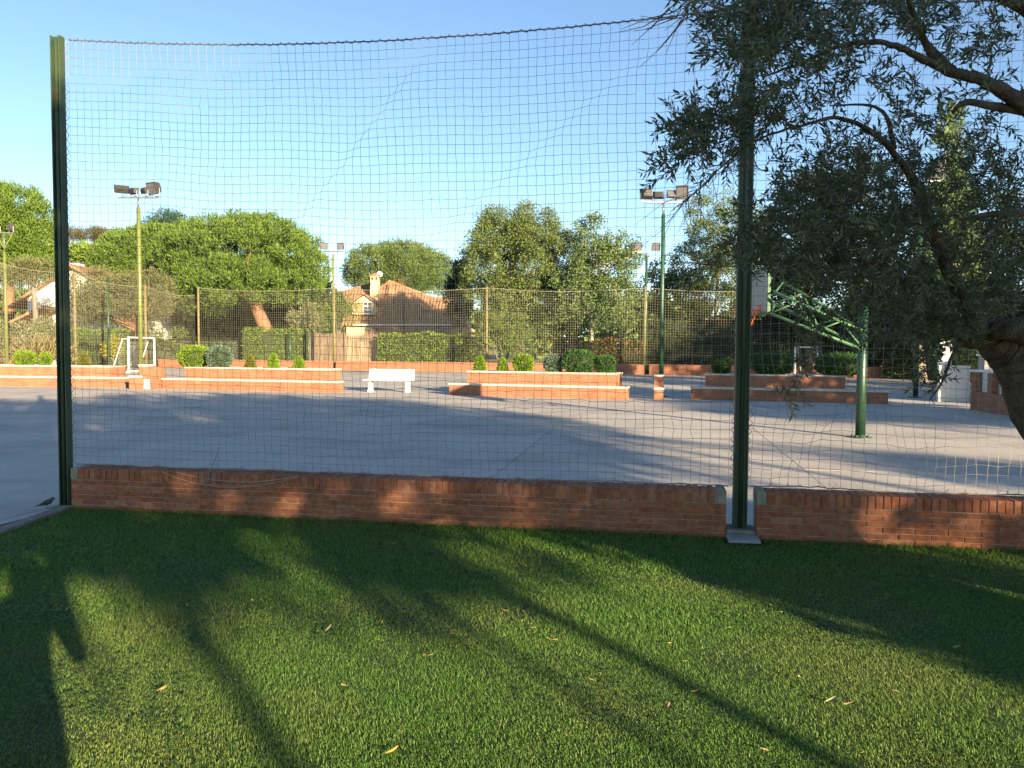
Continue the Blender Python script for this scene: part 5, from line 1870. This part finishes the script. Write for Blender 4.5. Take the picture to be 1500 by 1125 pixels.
shade_tree(-1.2, 13.9, [(13.95, 4.2, .74, 1.6), (13.95, 5.9, .72, 1.6)], 'narrow evergreen just behind the viewer at right', 150, 80, cr=(.2, .35), L=(.12, .2), W=(.06, .1))


def side_tree(x, y, h, r_, label, nclump=150):  # unseen tree added to throw shade over the right side
    t = thing('unseen_tree', (x, y, 0), 0, label, 'tree', 'unseen trees added at right for shade')
    P, D = crown_pts([((0, 0, h * .66), (r_, r_, h * .34)), ((.5, .4, h * .4), (r_ * .9, r_ * .9, h * .22))], nclump, 30, (.5, 1.0), -1, .35, .1)
    n = len(P)
    leaves('crown', P, D, rng.uniform(.28, .5, n), rng.uniform(.16, .26, n), M['shade_leaf'], t)
    m = MB(); limb(m, (0, 0, -.1), (0, 0, h * .7), .22, .08, .03, 6, 8); m.build('trunk', M['bark'], t, True)


shade_tree(-22, 26, [(27.6, 9.0, 2.0, .4), (30, 8.4, 1.4, .25)], 'slender garden tree far behind the viewer at right', 60)
side_tree(17.5, 8, 8.0, 2.8, 'nearest unseen tree, added outside the right edge to shade the right planter')
side_tree(24.6, 9, 9.5, 2.0, 'unseen tree added outside the right edge nearest the viewer')
side_tree(29.5, 17, 10.5, 3.0, 'unseen tree added outside the right edge, second from the viewer')
side_tree(33, 26, 12.5, 4.0, 'unseen tree added outside the right edge beside the far hedge', 200)
side_tree(38, 36, 13.5, 4.5, 'tall unseen tree added outside the right edge behind the far hedge', 220)
side_tree(31, 4, 11, 3.0, 'unseen tree added outside the right edge behind the first one')


# photographer
def person():
    t = thing('person', (.20, -.42, 0), 0, 'person behind the camera holding up a phone, casting the left shadow', 'person')
    V = [(0, 0, .92), (0, -.01, 1.12), (0, -.02, 1.30), (0, -.02, 1.42), (0, 0, 1.50), (0, .02, 1.57), (0, .01, 1.66),
         (.17, -.02, 1.37), (.27, .03, 1.16), (.13, .20, 1.42), (.08, .25, 1.48),
         (-.17, -.02, 1.37), (-.27, .03, 1.16), (-.15, .20, 1.42), (-.12, .25, 1.48),
         (.10, 0, .86), (.115, .01, .48), (.12, -.02, .08), (.125, .13, .035),
         (-.10, 0, .86), (-.115, .01, .48), (-.12, -.02, .08), (-.125, .13, .035)]
    E = [(0, 1), (1, 2), (2, 3), (3, 4), (4, 5), (5, 6), (3, 7), (7, 8), (8, 9), (9, 10), (3, 11), (11, 12), (12, 13), (13, 14), (0, 15), (15, 16), (16, 17), (17, 18), (0, 19), (19, 20), (20, 21), (21, 22)]
    rad = [.15, .135, .15, .10, .06, .085, .075, .062, .045, .032, .03, .062, .045, .032, .03, .10, .065, .045, .035, .10, .065, .045, .035]
    me = bpy.data.meshes.new('body')
    me.from_pydata(V, E, [])
    me.materials.append(M['trousers'])
    o = bpy.data.objects.new('body', me)
    link(o, t)
    sk = o.modifiers.new('skin', 'SKIN')
    for i, sv in enumerate(me.skin_vertices[0].data):
        sv.radius = (rad[i], rad[i] * .85)
        sv.use_root = (i == 0)
    ss = o.modifiers.new('sub', 'SUBSURF'); ss.levels = 2; ss.render_levels = 2
    # fingers round the phone
    for s, hx in ((1, .08), (-1, -.12)):
        for k in range(4):
            m = MB()
            y0, z0 = .25, 1.50 - k * .018
            m.tube([(hx, y0, z0), (hx - s * .015, y0 + .035, z0 + .01), (hx - s * .045, y0 + .045, z0 + .012 - (k == 3) * .004)], [.009, .0085, .007], 7)
            m.build('finger', M['skin'], t, True)
        m = MB(); m.tube([(hx, .25, 1.47), (hx - s * .02, .235, 1.50), (hx - s * .045, .235, 1.515)], [.011, .010, .008], 7); m.build('thumb', M['skin'], t, True)
    m = MB(); m.lathe([(.01, 1.765), (.06, 1.755), (.095, 1.71), (.10, 1.65), (.085, 1.60), (.05, 1.60)][::-1], 14, (0, -.005, -.10)); m.build('hair', M['hair'], t, True)
    m = MB(); m.box((.18, -.145, 1.515), (.145, .009, .072)); o = m.build('phone', M['phone'], None, bevel=.004)
    tag(o, 'dark phone held up by the person behind the camera', 'phone')


person()
